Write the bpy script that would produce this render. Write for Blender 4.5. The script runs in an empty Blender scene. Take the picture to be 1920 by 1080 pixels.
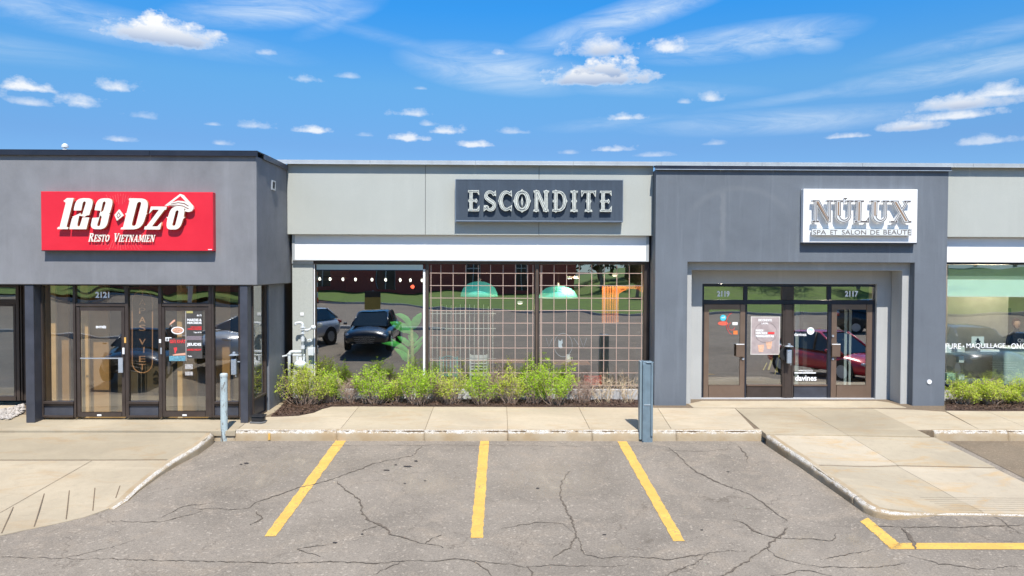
import bpy, bmesh, math, random
import numpy as np
from mathutils import Vector, Matrix
R = math.radians
random.seed(7)
SC = bpy.context.scene
COL = SC.collection

# ------------------------------------------------------------------ camera
CAMZ = 3.33
FPX = 1400.0                       # focal length in pixels of a 1920 px wide picture
YAW, PITCH, ROLL = R(0.74), R(1.43), R(0.2)
fw = Vector((math.sin(YAW)*math.cos(PITCH), math.cos(YAW)*math.cos(PITCH), -math.sin(PITCH)))
r0 = fw.cross(Vector((0, 0, 1))).normalized()
u0 = r0.cross(fw)
rt = r0*math.cos(ROLL) + u0*math.sin(ROLL)
up = -r0*math.sin(ROLL) + u0*math.cos(ROLL)
CP = Vector((0, 0, CAMZ))
cam = bpy.data.cameras.new('camera'); camo = bpy.data.objects.new('camera', cam); COL.objects.link(camo)
cam.sensor_width = 36; cam.lens = 36*FPX/1920; cam.clip_end = 3000; cam.clip_start = 0.1
M = Matrix((rt, up, -fw)).transposed().to_4x4(); M.translation = CP
camo.matrix_world = M
SC.camera = camo

# ------------------------------------------------------------------ light
SUN = Vector((0.13, -1.0, 1.5)).normalized()
sl = bpy.data.lights.new('sun', 'SUN'); sl.energy = 3.9; sl.angle = R(0.5); sl.color = (1, 0.955, 0.89)
so = bpy.data.objects.new('sun', sl); COL.objects.link(so)
so.rotation_euler = SUN.to_track_quat('Z', 'Y').to_euler(); so.location = (0, -20, 40)
SC.view_settings.view_transform = 'Standard'
try: SC.view_settings.look = 'None'
except Exception: pass
SC.view_settings.gamma = 1; SC.view_settings.use_curve_mapping = False
SC.view_settings.exposure = 0.75
SC.cycles.max_bounces = 8; SC.cycles.transparent_max_bounces = 24; SC.cycles.glossy_bounces = 4

def raydir(px, py):
    return (fw*FPX + rt*(px-960) - up*(py-540)).normalized()

# ---- world: physical sky plus clouds laid out in azimuth and elevation
W = bpy.data.worlds.new('World'); SC.world = W; W.use_nodes = True
nt = W.node_tree; N = nt.nodes; L = nt.links
for n in list(N): N.remove(n)
def wn(t, **k):
    n = N.new(t)
    for a, b in k.items(): setattr(n, a, b)
    return n
def wmath(op, a, b=None, c=None, clamp=False):
    n = wn('ShaderNodeMath', operation=op, use_clamp=clamp)
    for i, v in enumerate((a, b, c)):
        if v is None: continue
        if isinstance(v, (int, float)): n.inputs[i].default_value = v
        else: L.new(v, n.inputs[i])
    return n.outputs[0]
sky = wn('ShaderNodeTexSky'); sky.sky_type = 'NISHITA'; sky.sun_disc = False
sky.sun_elevation = math.asin(SUN.z); sky.sun_rotation = math.atan2(SUN.x, SUN.y)
sky.altitude = 200; sky.air_density = 0.75; sky.dust_density = 0.25; sky.ozone_density = 3.0
tc = wn('ShaderNodeTexCoord'); sx = wn('ShaderNodeSeparateXYZ'); L.new(tc.outputs['Generated'], sx.inputs[0])
az = wmath('ARCTAN2', sx.outputs[0], sx.outputs[1])
el = wmath('ARCSINE', sx.outputs[2])
cb = wn('ShaderNodeCombineXYZ'); L.new(az, cb.inputs[0]); L.new(el, cb.inputs[1])
# the photograph's deep azure grade, varying smoothly with elevation
tr = wn('ShaderNodeValToRGB'); L.new(wmath('DIVIDE', el, R(90)), tr.inputs[0])
stops = [(0.0, (.44,.58,.70)), (.10, (.48,.67,.80)), (.150, (.52,.93,1.03)), (.212, (.23,1.0,1.40)), (.45, (.32,.9,1.3)), (1.0, (.5,.85,1.15))]
tr.color_ramp.elements[0].position = 0; tr.color_ramp.elements[0].color = (*[v/1.3 for v in stops[0][1]], 1)
tr.color_ramp.elements[1].position = 1; tr.color_ramp.elements[1].color = (*[v/1.3 for v in stops[-1][1]], 1)
for p_, c_ in stops[1:-1]:
    e_ = tr.color_ramp.elements.new(p_); e_.color = (*[v/1.3 for v in c_], 1)
hs = wn('ShaderNodeVectorMath', operation='MULTIPLY'); L.new(sky.outputs[0], hs.inputs[0])
hs2 = wn('ShaderNodeVectorMath', operation='SCALE'); L.new(tr.outputs[0], hs2.inputs[0]); hs2.inputs['Scale'].default_value = 1.3
L.new(hs2.outputs[0], hs.inputs[1])
# distortion noise
def wnoise(scale, detail, rough, sxx=1, syy=1, w=0.0):
    mp = wn('ShaderNodeMapping'); L.new(cb.outputs[0], mp.inputs[0])
    mp.inputs['Scale'].default_value = (sxx, syy, 1); mp.inputs['Location'].default_value = (w, w*1.3, w)
    n = wn('ShaderNodeTexNoise'); L.new(mp.outputs[0], n.inputs['Vector'])
    n.inputs['Scale'].default_value = scale; n.inputs['Detail'].default_value = detail; n.inputs['Roughness'].default_value = rough
    return n
n1 = wnoise(34, 8, 0.62, 1, 1.5)
n2 = wnoise(10, 6, 0.6, 1, 3.2, 3.1)
n3 = wnoise(85, 5, 0.6, 1, 1.3, 8.1)
puff = wmath('ADD', wmath('MULTIPLY_ADD', n1.outputs['Fac'], 2.3, -1.15), wmath('MULTIPLY_ADD', n3.outputs['Fac'], 0.7, -0.35))
# (px, py, half width px, half height px, strength)
CUM = [(308,64,98,22,1.3),(285,52,54,22,1.2),(48,160,46,11,.9),(222,162,38,10,.9),(62,192,30,7,.7),(150,190,38,12,.9),(497,97,18,7,.8),
       (574,146,34,9,.8),(655,142,25,5,.5),(480,234,33,8,.85),(590,243,42,8,.85),(412,268,22,5,.7),(226,261,22,5,.7),(264,216,30,7,.5),(399,232,17,4,.6),
       (935,97,16,7,.9),(1120,142,104,20,1.3),(1140,126,56,20,1.2),(1120,90,68,19,.95),(1255,86,42,14,.85),(772,211,38,8,.85),(802,232,18,6,.8),(835,244,42,8,.75),
       (765,257,44,8,.8),(895,270,50,7,.8),(966,246,32,6,.65),(1172,219,42,7,.75),(1332,183,30,8,.85),(1338,268,25,5,.5),(1703,237,62,10,1.0),(1810,192,82,15,1.0),(1790,216,78,9,.8),(1875,172,70,12,.85),
       (1582,255,48,5,.6),(1150,279,45,6,.6),(1225,290,40,5,.5),(1855,263,50,8,.5),(690,253,18,4,.5),(1280,190,14,5,.6),(1065,285,20,5,.5),(788,165,15,4,.6),
       (-160,150,90,18,1.),(-420,90,160,34,1.2),(2150,120,110,22,1.1),(2400,220,90,12,.9),(-300,240,70,9,.8)]
WISP = [(130,30,330,26,.7,-4),(1190,28,210,26,1.1,14),(520,18,160,28,1.0,8),(640,35,80,16,.5,25),(930,130,160,38,1.0,-6),(1180,165,220,14,.35,-4),(1400,78,170,28,1.15,3),(1500,72,60,20,1.0,-14),
        (1810,128,190,20,.95,4),(1600,165,230,9,.4,5),(1830,72,160,16,.45,8),(1460,228,230,20,.8,0),(1150,232,120,12,.35,3),(720,70,220,12,.25,-12),(2200,60,260,26,.6,4),(-200,60,260,22,.5,0)]
def azel(px, py):
    d = raydir(px, py); return math.atan2(d.x, d.y), math.asin(d.z)
acc = None; shade_acc = None
for (px, py, w, h, s) in CUM:
    a0, e0 = azel(px, py + h*0.35)
    sb = wn('ShaderNodeVectorMath', operation='SUBTRACT'); L.new(cb.outputs[0], sb.inputs[0]); sb.inputs[1].default_value = (a0, e0, 0)
    ml = wn('ShaderNodeVectorMath', operation='MULTIPLY'); L.new(sb.outputs[0], ml.inputs[0])
    ml.inputs[1].default_value = (FPX/(w*1.0), FPX/(h*1.5), 0)
    sp = wn('ShaderNodeSeparateXYZ'); L.new(ml.outputs[0], sp.inputs[0])
    # flat base: squash what lies below the middle
    v = wmath('MAXIMUM', sp.outputs[1], wmath('MULTIPLY', sp.outputs[1], -2.6))
    ln = wmath('SQRT', wmath('ADD', wmath('MULTIPLY', sp.outputs[0], sp.outputs[0]), wmath('MULTIPLY', v, v)))
    d = wmath('ADD', wmath('SUBTRACT', 1.0, ln), wmath('MULTIPLY', puff, 0.85 if w > 60 else 1.15))
    m = wmath('MULTIPLY', wmath('MULTIPLY', d, 1.9 if s > 1 else (1.2 if w > 40 else .8), clamp=True), min(1, s) if w > 36 else s*.85)
    acc = m if acc is None else wmath('MAXIMUM', acc, m)
    if w > 55 and s >= .9:
        sh = wmath('MULTIPLY', m, wmath('SUBTRACT', 0.62, wmath('MULTIPLY', sp.outputs[1], 1.1), clamp=True))
        shade_acc = sh if shade_acc is None else wmath('MAXIMUM', shade_acc, sh)
cir = None
for (px, py, w, h, s, rotd) in WISP:
    a0, e0 = azel(px, py)
    sb = wn('ShaderNodeMapping'); sb.vector_type = 'TEXTURE'; L.new(cb.outputs[0], sb.inputs[0])
    sb.inputs['Location'].default_value = (a0, e0, 0); sb.inputs['Rotation'].default_value = (0, 0, R(rotd))
    sb.inputs['Scale'].default_value = (w/FPX, h/FPX, 1)
    ln = wn('ShaderNodeVectorMath', operation='LENGTH'); L.new(sb.outputs[0], ln.inputs[0])
    d = wmath('MULTIPLY', wmath('SUBTRACT', 1.25, ln.outputs['Value'], clamp=True), s)
    cir = d if cir is None else wmath('MAXIMUM', cir, d)
n4 = wnoise(9, 10, 0.70, 1, 4.6, 5.3); n4.inputs['Distortion'].default_value = 0.9
st = wmath('MULTIPLY', wmath('MULTIPLY_ADD', n4.outputs['Fac'], 2.2, -0.6, clamp=True), cir)
st = wmath('MULTIPLY', st, 0.8)
# colours of cloud as radiance on the same scale as the sky output
mixc = wn('ShaderNodeMix', data_type='RGBA'); L.new(wmath('MULTIPLY', shade_acc, 1.15, clamp=True), mixc.inputs['Factor'])
mixc.inputs[6].default_value = (5.9, 6.0, 6.1, 1); mixc.inputs[7].default_value = (2.3, 3.0, 4.3, 1)
m1 = wn('ShaderNodeMix', data_type='RGBA'); L.new(st, m1.inputs['Factor']); L.new(hs.outputs[0], m1.inputs[6]); m1.inputs[7].default_value = (4.6, 5.3, 6.0, 1)
m2 = wn('ShaderNodeMix', data_type='RGBA'); L.new(acc, m2.inputs['Factor']); L.new(m1.outputs[2], m2.inputs[6]); L.new(mixc.outputs[2], m2.inputs[7])
bg = wn('ShaderNodeBackground'); bg.inputs['Strength'].default_value = 0.1; L.new(m2.outputs[2], bg.inputs[0])
wo = wn('ShaderNodeOutputWorld'); L.new(bg.outputs[0], wo.inputs[0])
W.cycles.sampling_method = 'MANUAL'; W.cycles.sample_map_resolution = 512

# ------------------------------------------------------------------ pixel <-> place helpers
def P(px, py, Y):
    d = raydir(px, py); t = Y/d.y; return CP + d*t
def A(Y):                                # height of the asphalt, falling away from the kerb to a swale
    if Y >= 14.43: return 0.0
    if Y >= 8.5: return -0.055*(14.43-Y)
    if Y >= 4: return -0.326 + (8.5-Y)/4.5*0.45
    return 0.124
def SW(x, Y): return 0.2 + 0.03*(Y-14.43)
def sstep(a, b, x):
    t = max(0, min(1, (x-a)/(b-a))); return t*t*(3-2*t)
def APL(x, Y):                           # left apron, ramping down to the lot
    if Y >= 14.43: return SW(x, Y)
    return A(Y) + 0.2*max(0.04, min(1, (Y-10.6)/(14.43-10.6)))
def APR(x, Y):                           # right walkway
    if Y >= 14.43: return SW(x, Y)
    t = max(0, min(1, (Y-10.6)/(14.43-10.6)))
    h = 0.13 - 0.115*sstep(5.2, 6.4, x)
    return A(Y) + h*(1-t) + 0.2*t
def G(px, py, fn):
    d = raydir(px, py)
    lo, hi = 3.0, 200.0
    def f(t):
        p = CP + d*t; return p.z - fn(p.x, p.y)
    if f(hi) > 0: hi = 400
    for _ in range(60):
        m = (lo+hi)/2
        if f(m) > 0: lo = m
        else: hi = m
    p = CP + d*((lo+hi)/2); p.z = fn(p.x, p.y); return p
def LOT(x, Y): return A(Y)

WORLD = {}
def wloc(o): return WORLD.get(o.name, Vector((0, 0, 0))) if o else Vector((0, 0, 0))
def tag(o, label=None, cat=None, group=None, kind=None):
    if label: o['label'] = label
    if cat: o['category'] = cat
    if group: o['group'] = group
    if kind: o['kind'] = kind
    return o
def thing(name, label, cat, loc=(0, 0, 0), group=None, rz=0):
    o = bpy.data.objects.new(name, None); COL.objects.link(o); o.location = loc; o.rotation_euler = (0, 0, rz)
    o.empty_display_size = 0.2
    WORLD[o.name] = Vector(loc); return tag(o, label, cat, group)
def link(name, me, mat, parent=None):
    o = bpy.data.objects.new(name, me); COL.objects.link(o)
    if mat is not None and not me.materials: me.materials.append(mat)
    if parent: o.parent = parent
    WORLD[o.name] = wloc(parent)
    return o

class MB:
    def __init__(s): s.v = []; s.f = []; s.m = []
    def add(s, vs, fs, mi=0):
        b = len(s.v); s.v += [tuple(v) for v in vs]; s.f += [tuple(b+i for i in f) for f in fs]; s.m += [mi]*len(fs); return s
    def box(s, x0, x1, y0, y1, z0, z1, mi=0):
        if x0 > x1: x0, x1 = x1, x0
        if y0 > y1: y0, y1 = y1, y0
        if z0 > z1: z0, z1 = z1, z0
        return s.add([(x0,y0,z0),(x1,y0,z0),(x1,y1,z0),(x0,y1,z0),(x0,y0,z1),(x1,y0,z1),(x1,y1,z1),(x0,y1,z1)],
                     [(0,3,2,1),(4,5,6,7),(0,1,5,4),(1,2,6,5),(2,3,7,6),(3,0,4,7)], mi)
    def pbox(s, px0, px1, py0, py1, Y, d, mi=0):      # box whose front face covers these pixels at depth Y
        mx, my = (px0+px1)/2, (py0+py1)/2
        return s.box(P(px0, my, Y).x, P(px1, my, Y).x, Y, Y+d, P(mx, py0, Y).z, P(mx, py1, Y).z, mi)
    def frame(s, px0, px1, py0, py1, Y, d, t, mi=0):  # rectangular frame, t px wide, butted
        s.pbox(px0, px0+t, py0, py1, Y, d, mi); s.pbox(px1-t, px1, py0, py1, Y, d, mi)
        s.pbox(px0+t, px1-t, py0, py0+t, Y+.001, d-.002, mi); s.pbox(px0+t, px1-t, py1-t, py1, Y+.001, d-.002, mi); return s
    def tube(s, pts, r, n=8, cap=True, mi=0):
        pts = [Vector(p) for p in pts]; rs = r if isinstance(r, (list, tuple)) else [r]*len(pts)
        b = len(s.v); prev = None
        for i, p in enumerate(pts):
            t = (pts[min(i+1, len(pts)-1)] - pts[max(i-1, 0)]).normalized()
            if prev is None:
                a = t.cross(Vector((0, 0, 1)));
                if a.length < .05: a = t.cross(Vector((1, 0, 0)))
                a.normalize()
            else: a = (prev - t*prev.dot(t)).normalized()
            prev = a; c = t.cross(a)
            for k in range(n):
                an = 2*math.pi*k/n; s.v.append(tuple(p + (a*math.cos(an)+c*math.sin(an))*rs[i]))
        for i in range(len(pts)-1):
            for k in range(n):
                s.f.append((b+i*n+k, b+i*n+(k+1)%n, b+(i+1)*n+(k+1)%n, b+(i+1)*n+k)); s.m.append(mi)
        if cap:
            s.f.append(tuple(b+k for k in range(n))[::-1]); s.m.append(mi)
            s.f.append(tuple(b+(len(pts)-1)*n+k for k in range(n))); s.m.append(mi)
        return s
    def lathe(s, prof, n=20, c=(0, 0, 0), mi=0):      # prof = [(r, z)...]
        b = len(s.v)
        for (r, z) in prof:
            for k in range(n):
                an = 2*math.pi*k/n; s.v.append((c[0]+r*math.cos(an), c[1]+r*math.sin(an), c[2]+z))
        for i in range(len(prof)-1):
            for k in range(n):
                s.f.append((b+i*n+k, b+i*n+(k+1)%n, b+(i+1)*n+(k+1)%n, b+(i+1)*n+k)); s.m.append(mi)
        s.f.append(tuple(b+k for k in range(n))[::-1]); s.m.append(mi)
        s.f.append(tuple(b+(len(prof)-1)*n+k for k in range(n))); s.m.append(mi)
        return s
    def slab(s, top, th, mi=0):                        # top: list of 3D points (ccw seen from above), thickness downward
        n = len(top); b = len(s.v)
        s.v += [tuple(p) for p in top] + [(p[0], p[1], p[2]-th) for p in top]
        s.f.append(tuple(range(b, b+n))); s.m.append(mi)
        s.f.append(tuple(range(b+2*n-1, b+n-1, -1))); s.m.append(mi)
        for i in range(n):
            j = (i+1) % n; s.f.append((b+i, b+n+i, b+n+j, b+j)); s.m.append(mi)
        return s
    def build(s, name, mat, parent=None, smooth=False, bevel=0, kind=None, seg=1, normals=False):
        off = wloc(parent)
        me = bpy.data.meshes.new(name)
        me.from_pydata([(v[0]-off.x, v[1]-off.y, v[2]-off.z) for v in s.v], [], s.f); me.update()
        mats = mat if isinstance(mat, (list, tuple)) else [mat]
        for m in mats: me.materials.append(m)
        if len(mats) > 1: me.polygons.foreach_set('material_index', s.m)
        if normals:
            bm = bmesh.new(); bm.from_mesh(me); bmesh.ops.recalc_face_normals(bm, faces=bm.faces); bm.to_mesh(me); bm.free()
        if smooth:
            me.polygons.foreach_set('use_smooth', [True]*len(me.polygons))
        o = link(name, me, None, parent)
        if bevel:
            md = o.modifiers.new('b', 'BEVEL'); md.width = bevel; md.segments = seg; md.limit_method = 'ANGLE'; md.angle_limit = R(40)
        if kind: o['kind'] = kind
        return o

# ------------------------------------------------------------------ materials
MATS = {}
def newmat(name):
    m = bpy.data.materials.new(name); m.use_nodes = True; nt = m.node_tree
    for n in list(nt.nodes): nt.nodes.remove(n)
    out = nt.nodes.new('ShaderNodeOutputMaterial'); return m, nt, out
def nd(nt, t, ins=None, **k):
    n = nt.nodes.new(t)
    for a, b in k.items(): setattr(n, a, b)
    for a, b in (ins or {}).items():
        if hasattr(b, 'is_linked') or isinstance(b, bpy.types.NodeSocket): nt.links.new(b, n.inputs[a])
        else: n.inputs[a].default_value = b
    return n
def c4(c): return (c[0], c[1], c[2], 1)
def noise(nt, scale, detail=4, rough=.55, dist=0, sc=(1, 1, 1), loc=(0, 0, 0), coord='pos'):
    g = nt.nodes.new('ShaderNodeNewGeometry') if coord == 'pos' else nt.nodes.new('ShaderNodeTexCoord')
    src = g.outputs['Position'] if coord == 'pos' else g.outputs['Object']
    mp = nd(nt, 'ShaderNodeMapping', {'Vector': src, 'Scale': sc, 'Location': loc})
    return nd(nt, 'ShaderNodeTexNoise', {'Vector': mp.outputs[0], 'Scale': scale, 'Detail': detail, 'Roughness': rough, 'Distortion': dist}).outputs['Fac']
def mixc_(nt, f, a, b, blend='MIX'):
    n = nt.nodes.new('ShaderNodeMix'); n.data_type = 'RGBA'; n.blend_type = blend
    for i, v in ((0, f), (6, a), (7, b)):
        if isinstance(v, bpy.types.NodeSocket): nt.links.new(v, n.inputs[i])
        elif i == 0: n.inputs[0].default_value = v
        else: n.inputs[i].default_value = c4(v)
    return n.outputs[2]
def ramp(nt, f, lo, hi, a=0.0, b=1.0):
    return nd(nt, 'ShaderNodeMapRange', {'Value': f, 'From Min': lo, 'From Max': hi, 'To Min': a, 'To Max': b}).outputs[0]
def mul(nt, a, b, op='MULTIPLY'):
    n = nt.nodes.new('ShaderNodeMath'); n.operation = op
    for i, v in enumerate((a, b)):
        if isinstance(v, bpy.types.NodeSocket): nt.links.new(v, n.inputs[i])
        else: n.inputs[i].default_value = v
    return n.outputs[0]
def pbsdf(nt, out, col, rough=.6, metal=0, bump=None, bstr=.3, bdist=.01, spec=.5, extra=None):
    p = nt.nodes.new('ShaderNodeBsdfPrincipled')
    if isinstance(col, bpy.types.NodeSocket): nt.links.new(col, p.inputs['Base Color'])
    else: p.inputs['Base Color'].default_value = c4(col)
    if isinstance(rough, bpy.types.NodeSocket): nt.links.new(rough, p.inputs['Roughness'])
    else: p.inputs['Roughness'].default_value = rough
    p.inputs['Metallic'].default_value = metal; p.inputs['Specular IOR Level'].default_value = spec
    if bump is not None:
        b = nd(nt, 'ShaderNodeBump', {'Height': bump, 'Strength': bstr, 'Distance': bdist}); nt.links.new(b.outputs[0], p.inputs['Normal'])
    for a, v in (extra or {}).items(): p.inputs[a].default_value = v
    nt.links.new(p.outputs[0], out.inputs[0]); return p
def plain(name, col, rough=.5, metal=0, var=.12, vscale=3, dirt=0, bstr=.0, bscale=60, spec=.5, coord='pos', extra=None):
    if name in MATS: return MATS[name]
    m, nt, out = newmat(name)
    n = noise(nt, vscale, 5, .6, coord=coord)
    c = mixc_(nt, ramp(nt, n, .3, .7), tuple(x*(1-var) for x in col), tuple(min(1, x*(1+var)) for x in col))
    if dirt:
        d = noise(nt, vscale*2.3, 6, .65, sc=(1, 1, .35), coord=coord)
        c = mixc_(nt, ramp(nt, d, .55, .75, 0, dirt), c, (0.12, 0.1, 0.08))
    bmp = noise(nt, bscale, 3, .6, coord=coord) if bstr else None
    rr = ramp(nt, n, .3, .7, max(0, rough-.06), min(1, rough+.06))
    pbsdf(nt, out, c, rr, metal, bmp, bstr, .004, spec, extra); MATS[name] = m; return m

def stucco(name, col, mott=.16, streak=.0, warm=(.9, .9, .92), ghost=False):
    m, nt, out = newmat(name)
    big = noise(nt, .9, 5, .62, .4); mid = noise(nt, 4.5, 6, .7); fine = noise(nt, 70, 3, .7); spk = noise(nt, 190, 2, .6)
    c = mixc_(nt, ramp(nt, big, .32, .68), tuple(x*(1-mott) for x in col), tuple(x*(1+mott) for x in col))
    c = mixc_(nt, ramp(nt, mid, .35, .7, 0, .35), c, tuple(x*(1+mott*1.6)*w for x, w in zip(col, warm)))
    c = mixc_(nt, ramp(nt, fine, .3, .5, .6, 0), c, tuple(x*.66 for x in col))
    c = mixc_(nt, ramp(nt, spk, .60, .68, 0, .35), c, tuple(min(1, x*1.7) for x in col))
    if streak:
        s = noise(nt, 2.2, 6, .6, sc=(2.2, 1, .16))
        c = mixc_(nt, ramp(nt, s, .52, .72, 0, streak), c, tuple(min(1, x*1.5) for x in col))
        s2 = noise(nt, 3.1, 6, .6, sc=(3, 1, .2), loc=(4, 0, 1))
        c = mixc_(nt, ramp(nt, s2, .55, .75, 0, streak*.7), c, tuple(x*.62 for x in col))
    if ghost:   # ghost of a removed sign: a pale vertical run and a faint arc
        g = nt.nodes.new('ShaderNodeNewGeometry'); sp = nd(nt, 'ShaderNodeSeparateXYZ', {0: g.outputs['Position']}); x, z = sp.outputs[0], sp.outputs[2]
        wob = mul(nt, mul(nt, mid, .5, 'SUBTRACT'), .12)
        dx = mul(nt, mul(nt, mul(nt, x, 4.97, 'SUBTRACT'), wob, 'ADD'), 0, 'ADD'); a = nd(nt, 'ShaderNodeMath', {0: dx}, operation='ABSOLUTE').outputs[0]
        f1 = mul(nt, ramp(nt, a, .03, .085, 1, 0), mul(nt, ramp(nt, z, 3.5, 4.1, .2, 1), ramp(nt, z, 5.0, 5.25, 1, 0)))
        ex = mul(nt, mul(nt, x, 5.35, 'SUBTRACT'), 1.15, 'DIVIDE'); ez = mul(nt, mul(nt, z, 4.35, 'SUBTRACT'), .82, 'DIVIDE')
        rr_ = nd(nt, 'ShaderNodeMath', {0: mul(nt, mul(nt, ex, ex), mul(nt, ez, ez), 'ADD')}, operation='SQRT').outputs[0]
        ra = nd(nt, 'ShaderNodeMath', {0: mul(nt, mul(nt, rr_, 1.0, 'SUBTRACT'), wob, 'ADD')}, operation='ABSOLUTE').outputs[0]
        f2 = mul(nt, ramp(nt, ra, .02, .12, .5, 0), ramp(nt, z, 4.4, 4.9, 0, 1))
        ff = nd(nt, 'ShaderNodeMath', {0: f1, 1: f2}, operation='MAXIMUM').outputs[0]
        c = mixc_(nt, mul(nt, ff, .26), c, (.27, .28, .285))
    pbsdf(nt, out, c, .9, 0, mul(nt, fine, spk, 'ADD'), .35, .006, .25)
    MATS[name] = m; return m

def concrete(name, col=(.44, .385, .295), warm=(.46, .32, .17), wamt=.45, dark=(.26, .22, .17)):
    m, nt, out = newmat(name)
    n1 = noise(nt, .55, 6, .62, .6); n2 = noise(nt, 1.7, 7, .7, .8, sc=(.6, 1.3, 1), loc=(3, 2, 0)); n3 = noise(nt, 9, 6, .7); n4 = noise(nt, 120, 3, .7)
    c = mixc_(nt, ramp(nt, n1, .35, .65), tuple(x*.88 for x in col), tuple(x*1.1 for x in col))
    c = mixc_(nt, ramp(nt, n2, .52, .72, 0, wamt), c, warm)
    c = mixc_(nt, ramp(nt, n3, .5, .8, 0, .35), c, dark)
    n5 = noise(nt, 1.1, 6, .7, .5, sc=(.35, 2.2, 1), loc=(9, 1, 0))
    c = mixc_(nt, ramp(nt, n5, .54, .7, 0, .32), c, tuple(min(1, x*1.35) for x in col))
    c = mixc_(nt, ramp(nt, n4, .35, .55, .35, 0), c, tuple(x*.72 for x in col))
    geo = nt.nodes.new('ShaderNodeObjectInfo')
    c = mixc_(nt, 1, c, nd(nt, 'ShaderNodeCombineColor', {0: ramp(nt, geo.outputs['Random'], 0, 1, .9, 1.03), 1: ramp(nt, geo.outputs['Random'], 0, 1, .895, 1.03), 2: ramp(nt, geo.outputs['Random'], 0, 1, .87, 1.03)}).outputs[0], 'MULTIPLY')
    pbsdf(nt, out, c, .88, 0, mul(nt, n4, mul(nt, n3, 2.0), 'ADD'), .25, .006, .3)
    MATS[name] = m; return m

def asphalt(name, col=(.238, .204, .163), crk=True):
    m, nt, out = newmat(name)
    g = nt.nodes.new('ShaderNodeNewGeometry')
    big = noise(nt, .35, 6, .65, .8); mid = noise(nt, 1.25, 8, .72, .8, loc=(5, 0, 0)); fn_ = noise(nt, 45, 4, .8)
    vo = nd(nt, 'ShaderNodeTexVoronoi', {'Vector': g.outputs['Position'], 'Scale': 75}); 
    vo2 = nd(nt, 'ShaderNodeTexVoronoi', {'Vector': g.outputs['Position'], 'Scale': 34})
    f1 = nd(nt, 'ShaderNodeSeparateColor', {0: vo.outputs['Color']}).outputs[0]
    f2 = nd(nt, 'ShaderNodeSeparateColor', {0: vo2.outputs['Color']}).outputs[1]
    c = mixc_(nt, ramp(nt, big, .38, .62), tuple(x*.82 for x in col), tuple(x*1.14 for x in col))
    c = mixc_(nt, ramp(nt, fn_, .56, .72, 0, .7), c, tuple(x*1.6 for x in col))
    c = mixc_(nt, ramp(nt, fn_, .28, .44, .6, 0), c, tuple(x*.55 for x in col))
    c = mixc_(nt, ramp(nt, mid, .5, .68, 0, .75), c, tuple(x*k for x, k in zip(col, (1.3, 1.24, 1.17))))
    amt = ramp(nt, mid, .3, .65, .4, 1.0)
    c = mixc_(nt, mul(nt, ramp(nt, f1, .62, .9, 0, .5), amt), c, tuple(x*1.5 for x in col))
    c = mixc_(nt, ramp(nt, f1, .12, .3, .4, 0), c, tuple(x*.6 for x in col))
    c = mixc_(nt, ramp(nt, f2, .95, .97, 0, .4), c, tuple(x*2.0 for x in col))
    st = noise(nt, .8, 7, .7, 1.0, loc=(2, 9, 0))
    c = mixc_(nt, ramp(nt, st, .55, .70, 0, .4), c, tuple(x*.66 for x in col))
    bh = mul(nt, vo.outputs['Distance'], .6)
    if crk:
        dn = nd(nt, 'ShaderNodeTexNoise', {'Vector': g.outputs['Position'], 'Scale': 1.6, 'Detail': 7, 'Roughness': .65})
        ad = nd(nt, 'ShaderNodeVectorMath', {0: dn.outputs['Color'], 1: (1.1, 1.1, 0)}, operation='MULTIPLY')
        ad2 = nd(nt, 'ShaderNodeVectorMath', {0: ad.outputs[0], 1: g.outputs['Position']}, operation='ADD')
        cr = nd(nt, 'ShaderNodeTexVoronoi', {'Vector': ad2.outputs[0], 'Scale': .8}, feature='DISTANCE_TO_EDGE')
        w = ramp(nt, cr.outputs['Distance'], .0, .008, 1, 0)
        w = mul(nt, w, ramp(nt, noise(nt, .7, 5, .7, 0, loc=(7, 3, 0)), .40, .50))
        c = mixc_(nt, mul(nt, w, .6), c, (.10, .08, .06))
    pbsdf(nt, out, c, .93, 0, bh, .5, .01, .25); MATS[name] = m; return m

def glass(name, refl=.4, tint=(.75, .8, .78), wave=.5, rough=0.0, film=0):
    m, nt, out = newmat(name)
    w = noise(nt, .75, 1, .4, .3, sc=(1, 1, 1.3))
    b = nd(nt, 'ShaderNodeBump', {'Height': w, 'Strength': 1.0, 'Distance': .01*wave})
    gl = nd(nt, 'ShaderNodeBsdfGlossy', {'Roughness': rough, 'Color': (.97, .98, .98, 1), 'Normal': b.outputs[0]})
    tr = nd(nt, 'ShaderNodeBsdfTransparent', {'Color': c4(tint)})
    fr = nd(nt, 'ShaderNodeFresnel', {'IOR': 1.5})
    fac = ramp(nt, fr.outputs[0], .04, 1, refl, 1)
    gg = nt.nodes.new('ShaderNodeNewGeometry')
    fac = mul(nt, fac, mul(nt, 1.0, gg.outputs['Backfacing'], 'SUBTRACT'))
    mx = nd(nt, 'ShaderNodeMixShader', {0: fac, 1: tr.outputs[0], 2: gl.outputs[0]})
    sh = mx.outputs[0]
    if film:
        df = nd(nt, 'ShaderNodeBsdfDiffuse', {'Color': (.6, .62, .62, 1)})
        sh = nd(nt, 'ShaderNodeMixShader', {0: film, 1: sh, 2: df.outputs[0]}).outputs[0]
    nt.links.new(sh, out.inputs[0]); MATS[name] = m; return m

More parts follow.
